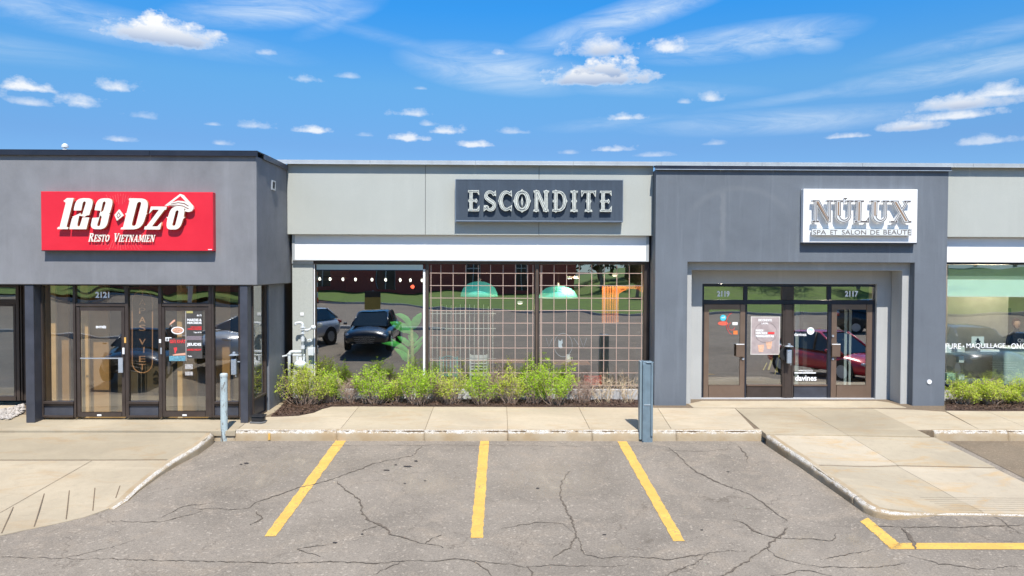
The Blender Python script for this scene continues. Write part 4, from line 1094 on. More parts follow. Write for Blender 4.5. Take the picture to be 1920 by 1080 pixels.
# western alphabet (unit height, inline grooved)
def dia(x, y, a, b): return gP([(x-a, y), (x, y-b), (x+a, y), (x, y+b)])
def serif(x, y, up=1, w=.15):      # bifurcated foot: slab with a point and curled ends
    return [gP([(x-w, y), (x+w, y), (x+w*.8, y+up*.075), (x-w*.8, y+up*.075)]), gP([(x-.07, y+.0), (x+.07, y), (x, y-up*.045)]), gP([(x-w, y-up*.01), (x-w*.55, y+up*.02), (x-w*.72, y+up*.13)]), gP([(x+w, y-up*.01), (x+w*.55, y+up*.02), (x+w*.72, y+up*.13)])]
WEST = {
 'E': (.66, gOp([gS((.2,0),(.2,1),.09), gS((.04,.955),(.62,.955),.05), gS((.2,.5),(.46,.5),.045), gS((.04,.045),(.62,.045),.05), gP([(.62,1.03),(.65,.74),(.5,.95)]), gP([(.64,-.02),(.66,.3),(.5,.06)]), dia(.48,.5,.07,.13), dia(.1,.5,.07,.07)])),
 'S': (.66, gOp([gB(arc(.33,.73,.20,.20,20,200,.06,.085)+arc(.34,.28,.21,.21,70,-60,.085,.09)+arc(.34,.28,.21,.21,-60,-170,.09,.05)), gP([(.62,1.02),(.64,.7),(.5,.86)]), gP([(.02,-.02),(.03,.32),(.18,.12)]), gB([(.17,.62,.09),(.34,.5,.1),(.5,.4,.09)]), dia(.2,.2,.09,.09)])),
 'C': (.66, gOp([gB(arc(.38,.5,.28,.42,50,310,.05,.05,.1)), gP([(.64,1.02),(.66,.68),(.5,.86)]), gP([(.64,-.02),(.66,.32),(.5,.14)]), dia(.02,.5,.06,.08)])),
 'O': (.8, gOp([gE(.4,.5,.4,.5,2.2), dia(.4,1.0,.07,.07), dia(.4,0,.07,.07), dia(0,.5,.05,.08), dia(.8,.5,.05,.08)], [gE(.4,.5,.2,.34)])),
 'N': (.84, gOp([gS((.18,0),(.18,1),.085), gS((.66,0),(.66,1),.085), gP([(.1,1),(.3,1),(.75,0),(.56,0)])]+serif(.17,.0)+serif(.18,1,-1)+serif(.66,.0)+serif(.67,1,-1))),
 'D': (.76, gOp([gS((.2,0),(.2,1),.09), gS((.03,.95),(.4,.95),.05), gS((.03,.05),(.4,.05),.05), gAnd(gOp([gE(.34,.5,.4,.5,2.2)],[gE(.34,.5,.23,.38,2.2)]), gHalf(1,0,.3)), dia(.2,1.0,.07,.06), dia(.2,0,.07,.06), dia(.75,.5,.05,.08), dia(.1,.5,.07,.07)])),
 'I': (.42, gOp([gS((.21,0),(.21,1),.09), dia(.12,.5,.06,.07), dia(.3,.5,.06,.07)]+serif(.21,.0,1,.2)+serif(.21,1,-1,.2))),
 'T': (.74, gOp([gS((.37,0),(.37,1),.09), gS((.04,.955),(.7,.955),.05), gP([(.0,1.04),(.02,.68),(.16,.93)]), gP([(.74,1.04),(.72,.68),(.58,.93)]), dia(.28,.5,.06,.07), dia(.46,.5,.06,.07)]+serif(.37,.0,1,.2))),
}
M_LETW = plain('letter_white', (.56, .58, .52), .5, var=.22, vscale=14, dirt=.3)
M_LETG = plain('letter_groove', (.10, .115, .12), .6)
M_SIGNB = stucco('slate_sign_face', (.058, .076, .10), .12, .5)
def sign_board(name, label, px0, px1, py0, py1, Y, d, mat, sidemat=None, edge=.0):
    c = P((px0+px1)/2, (py0+py1)/2, Y); s = thing(name, label, 'sign', (c.x, c.y, c.z))
    MB().pbox(px0, px1, py0, py1, Y, d).build('board', mat, s, bevel=.006); return s
s1 = sign_board('shop_sign', 'dark slate sign with white western letters on the pale fascia', 853.5, 1168.5, 337, 416, 16.93, .165, M_SIGNB)
m = MB(); m.frame(853.5, 1168.5, 336.5, 416.5, 16.922, .007, 1.2); m.pbox(855, 1167, 413.4, 415.2, 16.915, .006); m.build('board_edge', plain('slate_edge', (.18, .22, .27), .5, dirt=.3), s1)
xs = [(876,899,'E'),(906,931,'S'),(935,960,'C'),(964,994,'O'),(999,1031,'N'),(1035,1063,'D'),(1069,1085,'I'),(1090,1118,'T'),(1124,1148,'E')]
for a, b, ch in xs:
    w, f = WEST[ch]; x0 = P(a, 376, 16.8).x; x1 = P(b, 376, 16.8).x; z0 = Zp(396, 16.8, 1010); z1 = Zp(357, 16.8, 1010)
    o = put_glyph(f, w, x0, z0, z1-z0, 16.845, .05, M_LETW, s1, sx=(x1-x0)/w, st=.02)
    put_glyph(f, w, x0, z0, z1-z0, 16.843, .0025, M_LETG, s1, name='inline', sx=(x1-x0)/w, st=.012, pre=lambda F: np.minimum(F-.034, .058-F))
    MB().box((x0+x1)/2-.01, (x0+x1)/2+.01, 16.895, 16.93, z0+.1, z0+.14).build('standoff', M_DARK, s1)
put_glyph(gOp([dia(.5,.5,.2,.5)], [dia(.5,.5,.07,.2)]), 1, P(974, 376, 16.8).x, Zp(388, 16.8, 1010), .24, 16.845, .05, M_LETW, s1, name='diamond', sx=.12)

# red sign
M_RED = plain('red_sign_face', (.68, .018, .035), .38, var=.03); M_CREAM = plain('cream_letter_face', (.80, .76, .66), .5, var=.03); M_COPPER = plain('copper_letter_side', (.50, .26, .14), .45)
M_RAY = plain('pink_ray_print', (.85, .16, .16), .4)
s2 = sign_board('restaurant_sign', 'large red sign with cream slanted letters on the grey stucco', 77, 399.5, 359.5, 470, 14.86, .14, M_RED)
MB().pbox(77.5, 399, 470.2, 471.5, 14.865, .12).build('board_base', M_DARK, s2)
YS = 14.855
rm = MB(); cx, cy = 226, 416
import itertools
rr = random.Random(5)
for k in range(64):
    an = 2*math.pi*k/64
    if abs(math.sin(an)) < .42: continue
    r0_, r1_ = (31 if k % 2 else 36), rr.choice([52, 58, 64])
    r1_ = min(r1_, 53/abs(math.sin(an)))
    if r1_-r0_ < 5: continue
    for q0, q1 in ([(r0_+2, r1_)] if k % 3 else [(r0_+12, r0_+20), (r0_+25, r1_)]):
        if q1 > r1_: q1 = r1_
        if q1 <= q0: continue
        a = P(cx+q0*math.cos(an), cy+q0*math.sin(an), YS+.002); b = P(cx+q1*math.cos(an), cy+q1*math.sin(an), YS+.002); t = (b-a).normalized(); s = Vector((-t.z, 0, t.x))*.0028
        rm.add([a-s, b-s, b+s, a+s], [(0, 1, 2, 3)])
    a = an
rm.build('sun_rays', M_RAY, s2)
BOLD = {
 '1': (.36, gOp([gS((.18,0),(.18,1),.12), gP([(-.02,.0),(.38,.0),(.36,.07),(.0,.07)]), gP([(.06,1),(.3,1),(.3,.9),(-.04,.9)]), gP([(-.04,.9),(.1,.9),(.08,.84)])])),
 '2': (.62, gOp([gAnd(gE(.31,.74,.31,.26,3), gHalf(0,1,.6)), gS((.47,.45),(.47,.75),.13), gP([(.60,.6),(.60,.5),(.24,.42),(.02,.3),(.02,.4),(.34,.55)]), gP([(.6,.5),(.45,.4),(.2,.45),(.3,.55),(.5,.6)]), gP([(.02,.0),(.02,.35),(.25,.45),(.27,.0)]), gP([(0,0),(.62,0),(.62,.3),(.5,.3),(.5,.12),(0,.12)]), gS((.4,0),(.4,.14),.2), gP([(.36,0),(.62,0),(.62,.38),(.38,.38)])], [gB([(.315,.5,.035),(.315,.84,.055)]), gB([(.32,.13,.045),(.32,.36,.055)]), gP([(-.1,.6),(.2,.6),(.2,.52),(-.1,.5)])])),
 '3': (.62, gOp([gE(.31,.73,.31,.27,3), gE(.31,.27,.31,.27,3), gS((.49,.2),(.49,.8),.12)], [gB([(.3,.58,.04),(.3,.84,.055)]), gB([(.3,.15,.055),(.3,.42,.04)]), gP([(-.1,.62),(.24,.60),(.24,.38),(-.1,.36)]), gP([(.7,.5),(.56,.5),(.66,.56)])], [dia(.34,.5,.12,.1)])),
 'D': (.70, gOp([gS((.16,0),(.16,1),.13), gP([(-.02,1),(.3,1),(.3,.93),(.0,.93)]), gP([(-.04,0),(.3,0),(.3,.07),(-.02,.07)]), gAnd(gE(.28,.5,.42,.5,3.2), gHalf(1,0,.15)), gP([(-.03,.53),(.05,.5),(.05,.42)]), gP([(.74,.53),(.66,.5),(.66,.42)])], [gB([(.37,.18,.07),(.37,.82,.07)])])),
 'z': (.66, gOp([gP([(.02,.74),(.66,.74),(.66,.64),(.02,.64)]), gP([(.66,.74),(.44,.74),(-.02,.0),(.2,.0)]), gP([(-.02,0),(.6,0),(.6,.1),(-.02,.1)]), gP([(.02,.74),(.02,.5),(.14,.66)]), gP([(.62,0),(.6,.24),(.46,.08)])])),
 'o': (.50, gOp([gE(.25,.37,.25,.37,3.2), gP([(-.06,.42),(.03,.38),(.03,.3)]), gP([(.56,.42),(.47,.38),(.47,.3)])], [gB([(.25,.17,.05),(.25,.57,.05)])])),
}
zA, zB = Zp(430.5, YS, 226), Zp(372.5, YS, 226)
for ch, a, b in [('1',109,128),('2',130,163),('3',169,200),('D',229,268),('z',272,303),('o',310,339)]:
    w, f = BOLD[ch]; hh = zB-zA; sh = .26
    x0 = P(a, 400, YS-.06).x; x1 = P(b, 400, YS-.06).x
    put_glyph(f, w, x0, zA, hh, YS-.085, .055, M_COPPER, s2, sx=(x1-x0)/w, shear=sh*hh/((x1-x0)/w), st=.015)
    put_glyph(f, w, x0, zA, hh, YS-.089, .0035, M_CREAM, s2, name='letter_face', sx=(x1-x0)/w, shear=sh*hh/((x1-x0)/w), st=.015)
def flat_poly(name, ptspx, Y, d, mat, parent):
    q = [P(x, y, Y) for x, y in ptspx]; n = len(q); mb = MB(); mb.v = [(v.x, Y, v.z) for v in q]+[(v.x, Y+d, v.z) for v in q]
    mb.f = [tuple(range(n)), tuple(range(2*n-1, n-1, -1))]+[(i, n+i, n+(i+1) % n, (i+1) % n) for i in range(n)]; mb.m = [0]*len(mb.f)
    return mb.build(name, mat, parent, normals=True)
flat_poly('diamond', [(214.5,403),(223,392.5),(231.5,404),(219,414)], YS-.06, .03, M_CREAM, s2)
flat_poly('diamond_inline', [(218.5,403.5),(222.5,397.5),(226.5,404),(221,409.5)], YS-.0625, .002, plain('dark_red_line', (.2, .05, .04), .5), s2)
flat_poly('diamond_core', [(220,403.6),(222.4,399.8),(224.8,404),(221.4,407.6)], YS-.0645, .0018, M_CREAM, s2)
# conical hat over the o
flat_poly('hat', [(308.5,385.5),(337.5,363.5),(343,365.5),(362,387),(362.5,391),(359,396),(353,397.5),(346,396),(348,392),(338,388),(325,386.5)], YS-.088, .05, M_CREAM, s2)
flat_poly('hat_panel', [(322.5,379.5),(338.2,367.5),(348,378),(342,376.5),(333,376)], YS-.0905, .002, M_RED, s2)
for pts in ([(320,382),(334,379.3),(346,381),(354,386),(353,387),(345,382.4),(334,380.6),(320,383.2)], [(316,385),(330,383.8),(343,385.5),(354,391),(353,392.2),(343,386.9),(330,385.2),(316,386)]):
    flat_poly('hat_line', pts, YS-.0905, .002, plain('dark_red_line', (.2, .05, .04), .5), s2)
# RESTO VIETNAMIEN: slab serif caps built from strokes
def slabA(ch):
    t = .085; s = .045
    def feet(x, y, w=.13): return gS((x-w, y), (x+w, y), s)
    lo, hi = s, 1-s
    T = {
     'R': (.78, [gS((.18,0),(.18,1),t), feet(.18,lo), feet(.16,hi,.12), gAnd(gOp([gE(.3,.74,.32,.26)],[gE(.3,.74,.16,.15)]), gHalf(1,0,.18)), gP([(.3,.52),(.48,.5),(.74,0),(.54,0)]), feet(.66,lo,.1)]),
     'E': (.66, [gS((.18,0),(.18,1),t), gS((.03,hi),(.6,hi),s), gS((.03,lo),(.62,lo),s), gS((.18,.5),(.45,.5),s), gS((.57,.74),(.57,1),s), gS((.59,0),(.59,.26),s), gS((.44,.4),(.44,.62),s*.8)]),
     'S': (.6, [gB(arc(.3,.73,.18,.19,30,220,.06,.08)+arc(.3,.27,.2,.2,50,-150,.08,.06)), gS((.52,.68),(.52,.98),s), gS((.08,.02),(.08,.32),s)]),
     'T': (.7, [gS((.35,0),(.35,1),t), gS((.02,hi),(.68,hi),s), feet(.35,lo), gS((.05,.72),(.05,1),s), gS((.65,.72),(.65,1),s)]),
     'O': (.76, [gOp([gE(.38,.5,.36,.5)],[gE(.38,.5,.17,.38)])]),
     'V': (.8, [gP([(.08,1),(.28,1),(.5,.0),(.36,.0)]), gP([(.62,1),(.72,1),(.47,0),(.38,0)]), feet(.18,hi,.15), feet(.66,hi,.12)]),
     'I': (.38, [gS((.19,0),(.19,1),t), feet(.19,lo,.16), feet(.19,hi,.16)]),
     'N': (.88, [gS((.18,0),(.18,1),s), gS((.7,0),(.7,1),s), gP([(.1,1),(.3,1),(.75,0),(.6,0)]), feet(.18,lo,.13), feet(.12,hi,.1), feet(.7,hi,.13)]),
     'A': (.84, [gP([(.1,0),(.2,0),(.46,1),(.36,1)]), gP([(.34,1),(.5,1),(.76,0),(.56,0)]), gS((.2,.3),(.6,.3),s), feet(.14,lo,.12), feet(.66,lo,.14)]),
     'M': (1.0, [gS((.16,0),(.16,1),s), gS((.84,0),(.84,1),t*.9), gP([(.1,1),(.3,1),(.54,.1),(.44,.1)]), gP([(.8,1),(.7,1),(.44,.1),(.54,.1)]), feet(.16,lo,.12), feet(.14,hi,.1), feet(.84,lo,.14), feet(.86,hi,.1)]),
    }
    w, l = T[ch]; return w, gOp(l)
x = 165.0
z0 = Zp(453.5, YS, 226)
chars = 'RESTO VIETNAMIEN'; tot = 0; hs_ = []
for i, ch in enumerate(chars):
    if ch == ' ': tot += .55; continue
    tot += (slabA(ch)[0]+.02)*(1.0 if i in (0, 6) else .82)
unit = (P(289.5, 448, YS-.03).x-P(165, 448, YS-.03).x)/tot; cx_ = P(165, 448, YS-.03).x
HB = .168; 
for i, ch in enumerate(chars):
    if ch == ' ': cx_ += .55*unit; continue
    w, f = slabA(ch); k = 1.0 if i in (0, 6) else .82
    put_glyph(f, w, cx_, z0, HB*k, YS-.035, .02, M_CREAM, s2, sx=unit*k, shear=.22*HB/unit, st=.03)
    cx_ += (w+.02)*k*unit
MB().pbox(390, 397.5, 467.2, 468.6, YS-.001, .004).build('maker_plate', M_WHITE, s2)

# white sign
M_BRW = plain('bronze_letter_fill', (.27, .18, .115), .5); M_LINE = plain('letter_outline_dark', (.10, .08, .07), .5)
s3 = sign_board('salon_sign', 'white rectangular sign with outlined roman letters on the blue grey wall', 1506, 1720, 354.5, 455, 16.66, .14, M_WHITE)
MB().pbox(1505.5, 1719, 455.3, 457.5, 16.67, .12).build('board_base', M_CAPD, s3)
def sf(x, y, w=.13): return gS((x-w, y), (x+w, y), .022)
ROM = {
 'N': (.86, [gS((.14,0),(.14,1),.035), gS((.74,0),(.74,1),.035), gP([(.1,1),(.28,1),(.78,0),(.66,0)]), sf(.14,.022), sf(.12,.978,.12), sf(.74,.978)], gP([(.14,.96),(.25,.96),(.72,.05),(.67,.05)])),
 'U': (.82, [gS((.2,.3),(.2,1),.085), gS((.66,.3),(.66,1),.035), gAnd(gOp([gE(.41,.33,.30,.34)],[gE(.44,.36,.2,.27)]), gHalf(0,-1,-.36)), sf(.2,.978,.18), sf(.66,.978)], gS((.2,.3),(.2,.95),.035)),
 'L': (.62, [gS((.2,0),(.2,1),.085), sf(.2,.978,.18), gS((.04,.022),(.58,.022),.022), gP([(.6,0),(.6,.2),(.5,.04)])], gS((.2,.06),(.2,.95),.035)),
 'X': (.9, [gP([(.08,1),(.3,1),(.82,0),(.6,0)]), gP([(.68,1),(.76,1),(.22,0),(.14,0)]), sf(.17,.978,.16), sf(.72,.978), sf(.16,.022), sf(.73,.022,.16)], gP([(.15,.95),(.25,.95),(.74,.05),(.65,.05)])),
}
M_NUB = plain('letter_body_grey', (.64, .65, .64), .5, var=.05); YN = 16.655; z0, z1 = Zp(416.5, YN-.09, 1612), Zp(376.5, YN-.09, 1612)
for ch, a, b in [('N',1523,1560),('U',1562,1600),('L',1601,1629),('U',1631,1667),('X',1669,1708)]:
    w, l, thick = ROM[ch]; x0, x1 = P(a, 396, YN-.09).x, P(b, 396, YN-.09).x; k = (x1-x0)/w; f = gOp(l)
    put_glyph(f, w, x0, z0, z1-z0, YN-.11, .06, M_NUB, s3, sx=k, st=.016, pre=lambda F: F+.03)
    put_glyph(f, w, x0, z0, z1-z0, YN-.1125, .0022, M_LINE, s3, name='outline', sx=k, st=.010, pre=lambda F: np.minimum(F+.012, .017-F))
    put_glyph(thick, w, x0, z0, z1-z0, YN-.1125, .0022, M_BRW, s3, name='fill', sx=k, st=.016)
for px in (1584.5, 1587.8): disc(px, 372, 1.2, YN-.06, .05, M_LINE, 'dot', s3, 10)
MB().pbox(1522.5, 1708.5, 429.5, 441.5, YN-.085, .05).build('lower_panel', plain('pale_strip', (.66, .68, .66), .5, var=.03), s3, bevel=.004)
for w_, a_, b_, y_ in (('SPA', 1524.5, 1549, 431.4), ('ET', 1557, 1570, 431.4), ('SALON', 1578.5, 1624, 431.4), ('DE', 1632, 1649, 431.4), ('BEAUTÉ', 1656.5, 1708, 428.8)): text('word', w_, a_, b_, y_, 439.8, YN-.0865, M_LINE, s3, .0025)
fr = MB().frame(1522, 1709, 429, 442, YN-.0875, .002, .5); fr.build('strip_border', M_LINE, s3)
# numbers and window lettering
M_DECAL = plain('white_vinyl', (.93, .93, .92), .5, var=.02); M_DRED = plain('red_vinyl', (.75, .05, .05), .5)
text('number', '2121', 179, 205, 547, 558.5, YG+.047, M_DECAL, LB, bold=.035)
text('number', '2119', 1344.5, 1368, 545.5, 556.5, YD+.036, M_DECAL, PB, bold=.035)
text('number', '2117', 1584.5, 1609, 545.5, 556.5, YD+.036, M_DECAL, PB, bold=.035)
text('lettering', 'ENTRÉE', 180, 199, 610, 615.5, YG+.036, M_DECAL, d1, bold=.03)
for w_, a_, b_ in (('COIFFURE', 1741, 1802, ), ('MAQUILLAGE', 1812, 1885), ('ONGLES', 1896, 1942)): text('lettering', w_, a_, b_, 643.8, 654.2, YW+.086, M_DECAL, rw, bold=.005)
for x_ in (1806.5, 1891.5): disc(x_, 649.3, 1.4, YW+.086, .003, M_DECAL, 'dot', rw, 10)
text('lettering', 'Qben', 1908, 1932, 635, 642.5, YW+.086, M_FAINT, rw)
MB().pbox(1821.5, 1845, 631, 648, YW+.13, .004).build('notice_card', M_WHITE, rw)
flat_poly('card_figure', [(1829,648),(1831,641),(1828,640),(1831,638),(1832,634),(1835,634),(1836,638),(1839,640),(1837,643),(1841,648)], YW+.126, .002, M_DARK, rw)
# left shop poster door
def dposter(x0, x1, y0, y1, mat, name='poster_panel', dY=.032): return MB().pbox(x0, x1, y0, y1, YG+dY, .004).build(name, mat, d2)
M_PD = plain('dark_print', (.07, .065, .06), .45, var=.15, vscale=8)
pp = thing('poster', 'dark promotional posters with white and red lettering on the right restaurant door', 'poster', P(348, 630, YG+.02))
def pposter(x0, x1, y0, y1, mat, name, dY=.030): return MB().pbox(x0, x1, y0, y1, YG+dY, .004).build(name, mat, pp)
pposter(349.3, 379, 583, 672, M_PD, 'sheet'); pposter(317, 347.8, 634, 677, M_PD, 'sheet'); pposter(348.0, 349.0, 583, 677, plain('pale_strip2', (.5, .48, .45), .5), 'divider')
T_ = YG+.0265
text('lettering', 'MARDIS &', 351, 378, 597.5, 602.5, T_, M_DECAL, pp, bold=.03); text('lettering', 'MERCREDIS', 351, 378, 603.5, 607.5, T_, M_DECAL, pp, bold=.03)
text('lettering', 'JEUDIS', 350.5, 377.5, 643, 650, T_, M_DECAL, pp, bold=.03); text('lettering', 'VIETNAMIEN', 357, 378, 612, 614.6, T_, M_DRED, pp, bold=.04)
text('lettering', 'MERCREDIS', 352, 378, 615.4, 618.6, T_, M_DRED, pp, bold=.04); text('lettering', 'LADIES NIGHT', 350.5, 377.5, 654, 657.6, T_, M_DRED, pp, bold=.04)
text('lettering', 'Tapas & Vin', 363, 378, 622, 625, T_, M_DECAL, pp, bold=.02); text('lettering', 'Thuiles', 352, 360, 666.5, 669, T_, M_DECAL, pp, bold=.02); text('lettering', 'dès 17h', 369, 378, 589.5, 593, T_, M_DECAL, pp, bold=.02)
wv = MB()
for k in range(4):
    pts = [P(350+i*.7, 631+k*1.9+.6*math.sin(i*.9), T_) for i in range(41)]
    for a, b in zip(pts[:-1], pts[1:]): wv.add([a+Vector((0,0,-.004)), b+Vector((0,0,-.004)), b+Vector((0,0,.004)), a+Vector((0,0,.004))], [(0,1,2,3)])
wv.build('wave_lines', plain('mauve_print', (.45, .35, .4), .5), pp)
text('lettering', 'GIẢI KHÁT', 318.5, 348, 635, 643.5, T_, M_DRED, pp, bold=.03)
text('lettering', 'DÈS 19H', 311, 321, 633.5, 638.5, T_+.006, M_PD, pp, bold=.03); MB().pbox(310, 321.5, 632.5, 639.5, T_+.009, .003).build('white_label', M_DECAL, pp)
flat_poly('arm_print', [(323,665.5),(330,663.5),(347.6,661.5),(347.6,666),(335,666.5),(325,666.8)], T_+.001, .002, plain('skin_print', (.7, .38, .26), .5), pp)
flat_poly('drink_print', [(325.5,652),(331.5,651),(332,656),(330,659),(329.2,662.5),(327.6,662.5),(327.4,659)], T_+.001, .002, M_DRED, pp)
flat_poly('blue_print', [(317.2,667.5),(347.6,667),(347.6,676.8),(317.2,676.8)], T_+.0012, .0015, plain('blue_print', (.12, .3, .38), .5, var=.5, vscale=25), pp)
def oval(name, cx, cy, a, b, Y, d, mat, parent): return flat_poly(name, [(cx+a*math.cos(2*math.pi*k/24), cy+b*math.sin(2*math.pi*k/24)) for k in range(24)], Y, d, mat, parent)
oval('bowl_rim', 333, 619.6, 12, 7, T_+.001, .002, M_DECAL, pp); oval('bowl_food', 333, 619.4, 10.2, 5.3, T_-.0012, .002, plain('food_print', (.55, .3, .2), .5, var=.6, vscale=45), pp)
flat_poly('arm_print', [(318,610),(318.5,606.5),(324.5,600.5),(328,599),(328.5,602),(325,604.5)], T_+.001, .002, plain('skin_print', (.7, .38, .26), .5), pp)
MB().pbox(349.5, 361.5, 583.2, 587.3, T_-.002, .003).build('yellow_sticker', plain('olive_sticker', (.45, .4, .15), .5), pp)
for y0 in (682.8, 696.8): MB().pbox(347, 361.5, y0, y0+9 if y0 < 690 else y0+7, T_+.004, .003).build('photo_sticker', plain('photo_print', (.4, .38, .36), .5, var=.5, vscale=30), pp)
# neon style sign TAPAS VIET
ng = thing('hanging_neon_sign', 'tall rounded neon outline with vertical lettering in the middle pane of the left entrance', 'neon sign', P(267, 620, YG+.3))
M_NEON = plain('unlit_neon_tube', (.62, .47, .40), .35)
YNn = YG+.12
ol = []
for k in range(13): an = math.pi*k/12; ol.append(P(267+19*math.cos(an), 564-19*math.sin(an), YNn))
for k in range(13): an = math.pi+math.pi*k/12; ol.append(P(267+19*math.cos(an), 680-19*math.sin(an), YNn))
ol.append(ol[0]); MB().tube(ol, .012, 6, False).build('outline_tube', M_NEON, ng, smooth=True)
for i, (ch, y) in enumerate(zip('TAPAS', [549, 567, 583, 600, 615])): text('letter', ch, 264-3, 264+9, y-6, y+5, YNn, M_NEON, ng, .02, bold=-.012)
for i, (ch, y) in enumerate(zip('VIET', [641, 656, 673, 688])): text('letter', ch, 264-3 if ch != 'I' else 269, 264+9 if ch != 'I' else 271, y-5.5, y+5.5, YNn, M_NEON, ng, .02, bold=-.005)
# stickers and poster at the salon doors
disc(1356, 596, 5.8, YD+.02, .003, plain('cyan_sticker', (.05, .5, .62), .5), 'round_sticker', dA)
text('sticker_text', 'wifi', 1352.5, 1359.5, 593, 597, YD+.017, M_DECAL, dA)
oval('pill_sticker', 1355.5, 606.3, 9.5, 3.9, YD+.02, .003, plain('coral_sticker', (.75, .13, .08), .5), dA)
MB().pbox(1373.5, 1383, 604, 609.5, YD+.02, .003).build('white_sticker', M_DECAL, dA); MB().pbox(1375, 1383, 620, 627, YD+.02, .003).build('orange_sticker', plain('orange_sticker', (.8, .2, .05), .5), dA)
rt_ = [P(1374+12*math.cos(a_), 607+20*math.sin(a_), YD+.02) for a_ in [math.pi*(.55+.9*k/14) for k in range(15)]]
MB().tube(rt_, .006, 5).build('red_ring', M_DRED, dA)
rt_ = [P(1372+6*math.cos(a_), 612+7*math.sin(a_), YD+.02) for a_ in [math.pi*(.1+1.3*k/14) for k in range(15)]]
MB().tube(rt_, .006, 5).build('red_ring', M_DRED, dA)
ep = thing('poster', 'mauve paper poster with white lettering and two cups taped in the salon entrance', 'poster', P(1436, 630, YD+.03))
EY = YD+.028
MB().pbox(1408, 1461.5, 594, 664, EY, .004).build('sheet', plain('mauve_paper', (.40, .33, .32), .6, var=.18, vscale=7), ep)
MB().frame(1407.6, 1462, 593.6, 665, EY-.003, .0025, 1.3).build('worn_edge', plain('paper_edge', (.66, .63, .58), .7, var=.15), ep)
ring = [P(1436+21*math.cos(2*math.pi*k/30), 623+19*math.sin(2*math.pi*k/30), EY-.002) for k in range(31)]
MB().tube(ring, .004, 5).build('circle_print', plain('print_grey', (.26, .21, .20), .6), ep)
EY2 = EY-.003
text('lettering', 'ESCONDITE', 1422, 1447, 598, 602.5, EY2, M_DECAL, ep, .002, bold=.03); text('lettering', 'LAVAL', 1428, 1441, 604.5, 608, EY2, M_DECAL, ep, .002, bold=.03)
text('lettering', 'MARDI', 1417, 1431, 617.5, 621.5, EY2, M_DECAL, ep, .002, bold=.04); text('lettering', 'MERCREDI', 1417, 1438, 622.5, 626.7, EY2, M_DECAL, ep, .002, bold=.04)
text('lettering', 'MARGARITAS', 1417, 1451, 628, 632.5, EY2, M_DECAL, ep, .002, bold=.04); MB().pbox(1440, 1452, 622.5, 626.5, EY2, .002).build('red_bar', M_DRED, ep)
for cx_, cy_ in ((1427, 653), (1442, 647)): flat_poly('cup_print', [(cx_-6, cy_-6), (cx_+6, cy_-7), (cx_+4, cy_+7), (cx_-4, cy_+7)], EY2, .002, plain('cup_print', (.72, .42, .28), .6, var=.35, vscale=40), ep)
text('lettering', 'davines', 1489.5, 1512, 624, 630, YD+.036, M_DECAL, PB, bold=.01)
disc(1520, 620.5, 7, YD+.035, .004, M_DECAL, 'round_sticker', PB); text('sticker_text', 'OPEN', 1515, 1525, 617, 620, YD+.033, plain('cyan_sticker', (.05, .5, .62)), PB)
text('lettering', 'WWW.NULUX.CA', 1497, 1524, 693.5, 696.8, YD+.036, M_DECAL, PB, bold=.01)
MB().pbox(1489.5, 1530, 698.3, 700.2, YD+.034, .003).build('white_line', M_DECAL, PB)
text('lettering', 'davines', 1491, 1531, 703.5, 714, YD+.036, M_DECAL, PB, bold=.02)
# faint emblem on third window
rg = MB(); rg.tube([P(1056+17*math.cos(2*math.pi*k/28), 647+22*math.sin(2*math.pi*k/28), YW+.082) for k in range(29)], .006, 4)
rg.tube([P(1076+(i % 2)*12-(i//2)*3, 634+(i % 2)*18, YW+.082) for i in range(2)], .007, 4); rg.tube([P(1100, 634, YW+.082), P(1094, 652, YW+.082), P(1088, 634, YW+.082)], .006, 4)
rg.tube([P(1024, 634, YW+.082), P(1029, 650, YW+.082), P(1036, 634, YW+.082)], .006, 4); rg.build('emblem_ring', M_FAINT, wins[2])
flat_poly('emblem_animal', [(1047,636),(1049,639),(1052,639),(1054,635),(1055,643),(1053,646),(1055,653),(1050,654),(1047,650)], YW+.08, .003, plain('emblem_white', (.34, .38, .38), .6), wins[2])
# ------------------------------------------------------------------ the far side of the street (what the glass reflects)
M_GRASS = plain('lawn_grass', (.10, .18, .015), .9, var=.3, vscale=.8)
def LAWN(x, y): return .16 + .35*sstep(-24, -50, y) + (3.4*sstep(6, 26, x)*sstep(-34, -62, y))
edge = [(-90, -50), (-30, -44), (-19.6, -41), (-12, -33), (-6.5, -26), (2.3, -20), (10, -18.6), (22, -18), (90, -18)]
mb = MB(); n_ = 12
for x, y in edge:
    for k in range(n_+1):
        yy = y+(-110-y)*(k/n_)**1.4; mb.v.append((x, yy, LAWN(x, yy)))
for i in range(len(edge)-1):
    for k in range(n_): a_ = i*(n_+1)+k; mb.f.append((a_, a_+1, a_+n_+2, a_+n_+1)); mb.m.append(0)
lw = mb.build('lawn', M_GRASS, normals=True, smooth=True); tag(lw, 'green lawn with a low hill across the road reflected in the shop windows', 'lawn', kind='structure')
mb = MB()
for (x0, y0), (x1, y1) in zip(edge[:-1], edge[1:]):
    mb.add([(x0, y0+.02, .1), (x1, y1+.02, .1), (x1, y1+.02, .3), (x0, y0+.02, .3), (x0, y0-.2, .3), (x1, y1-.2, .3)], [(0, 1, 2, 3), (3, 2, 5, 4)])
fk = mb.build('far_kerb', M_FOUND); tag(fk, 'pale kerb along the far lawn', 'kerb', kind='structure')
lot2 = grid_ground('street', [-60, 60], [-130, -45], lambda x, y: .12, M_ASPH); tag(lot2, 'grey street beyond the parking lot', kind='structure')
isl = MB().box(-30, -3.0, -4.6, -4.2, .1, .26).build('traffic_island', M_FOUND); tag(isl, 'low concrete divider between the parked cars and the road', 'divider', kind='structure')
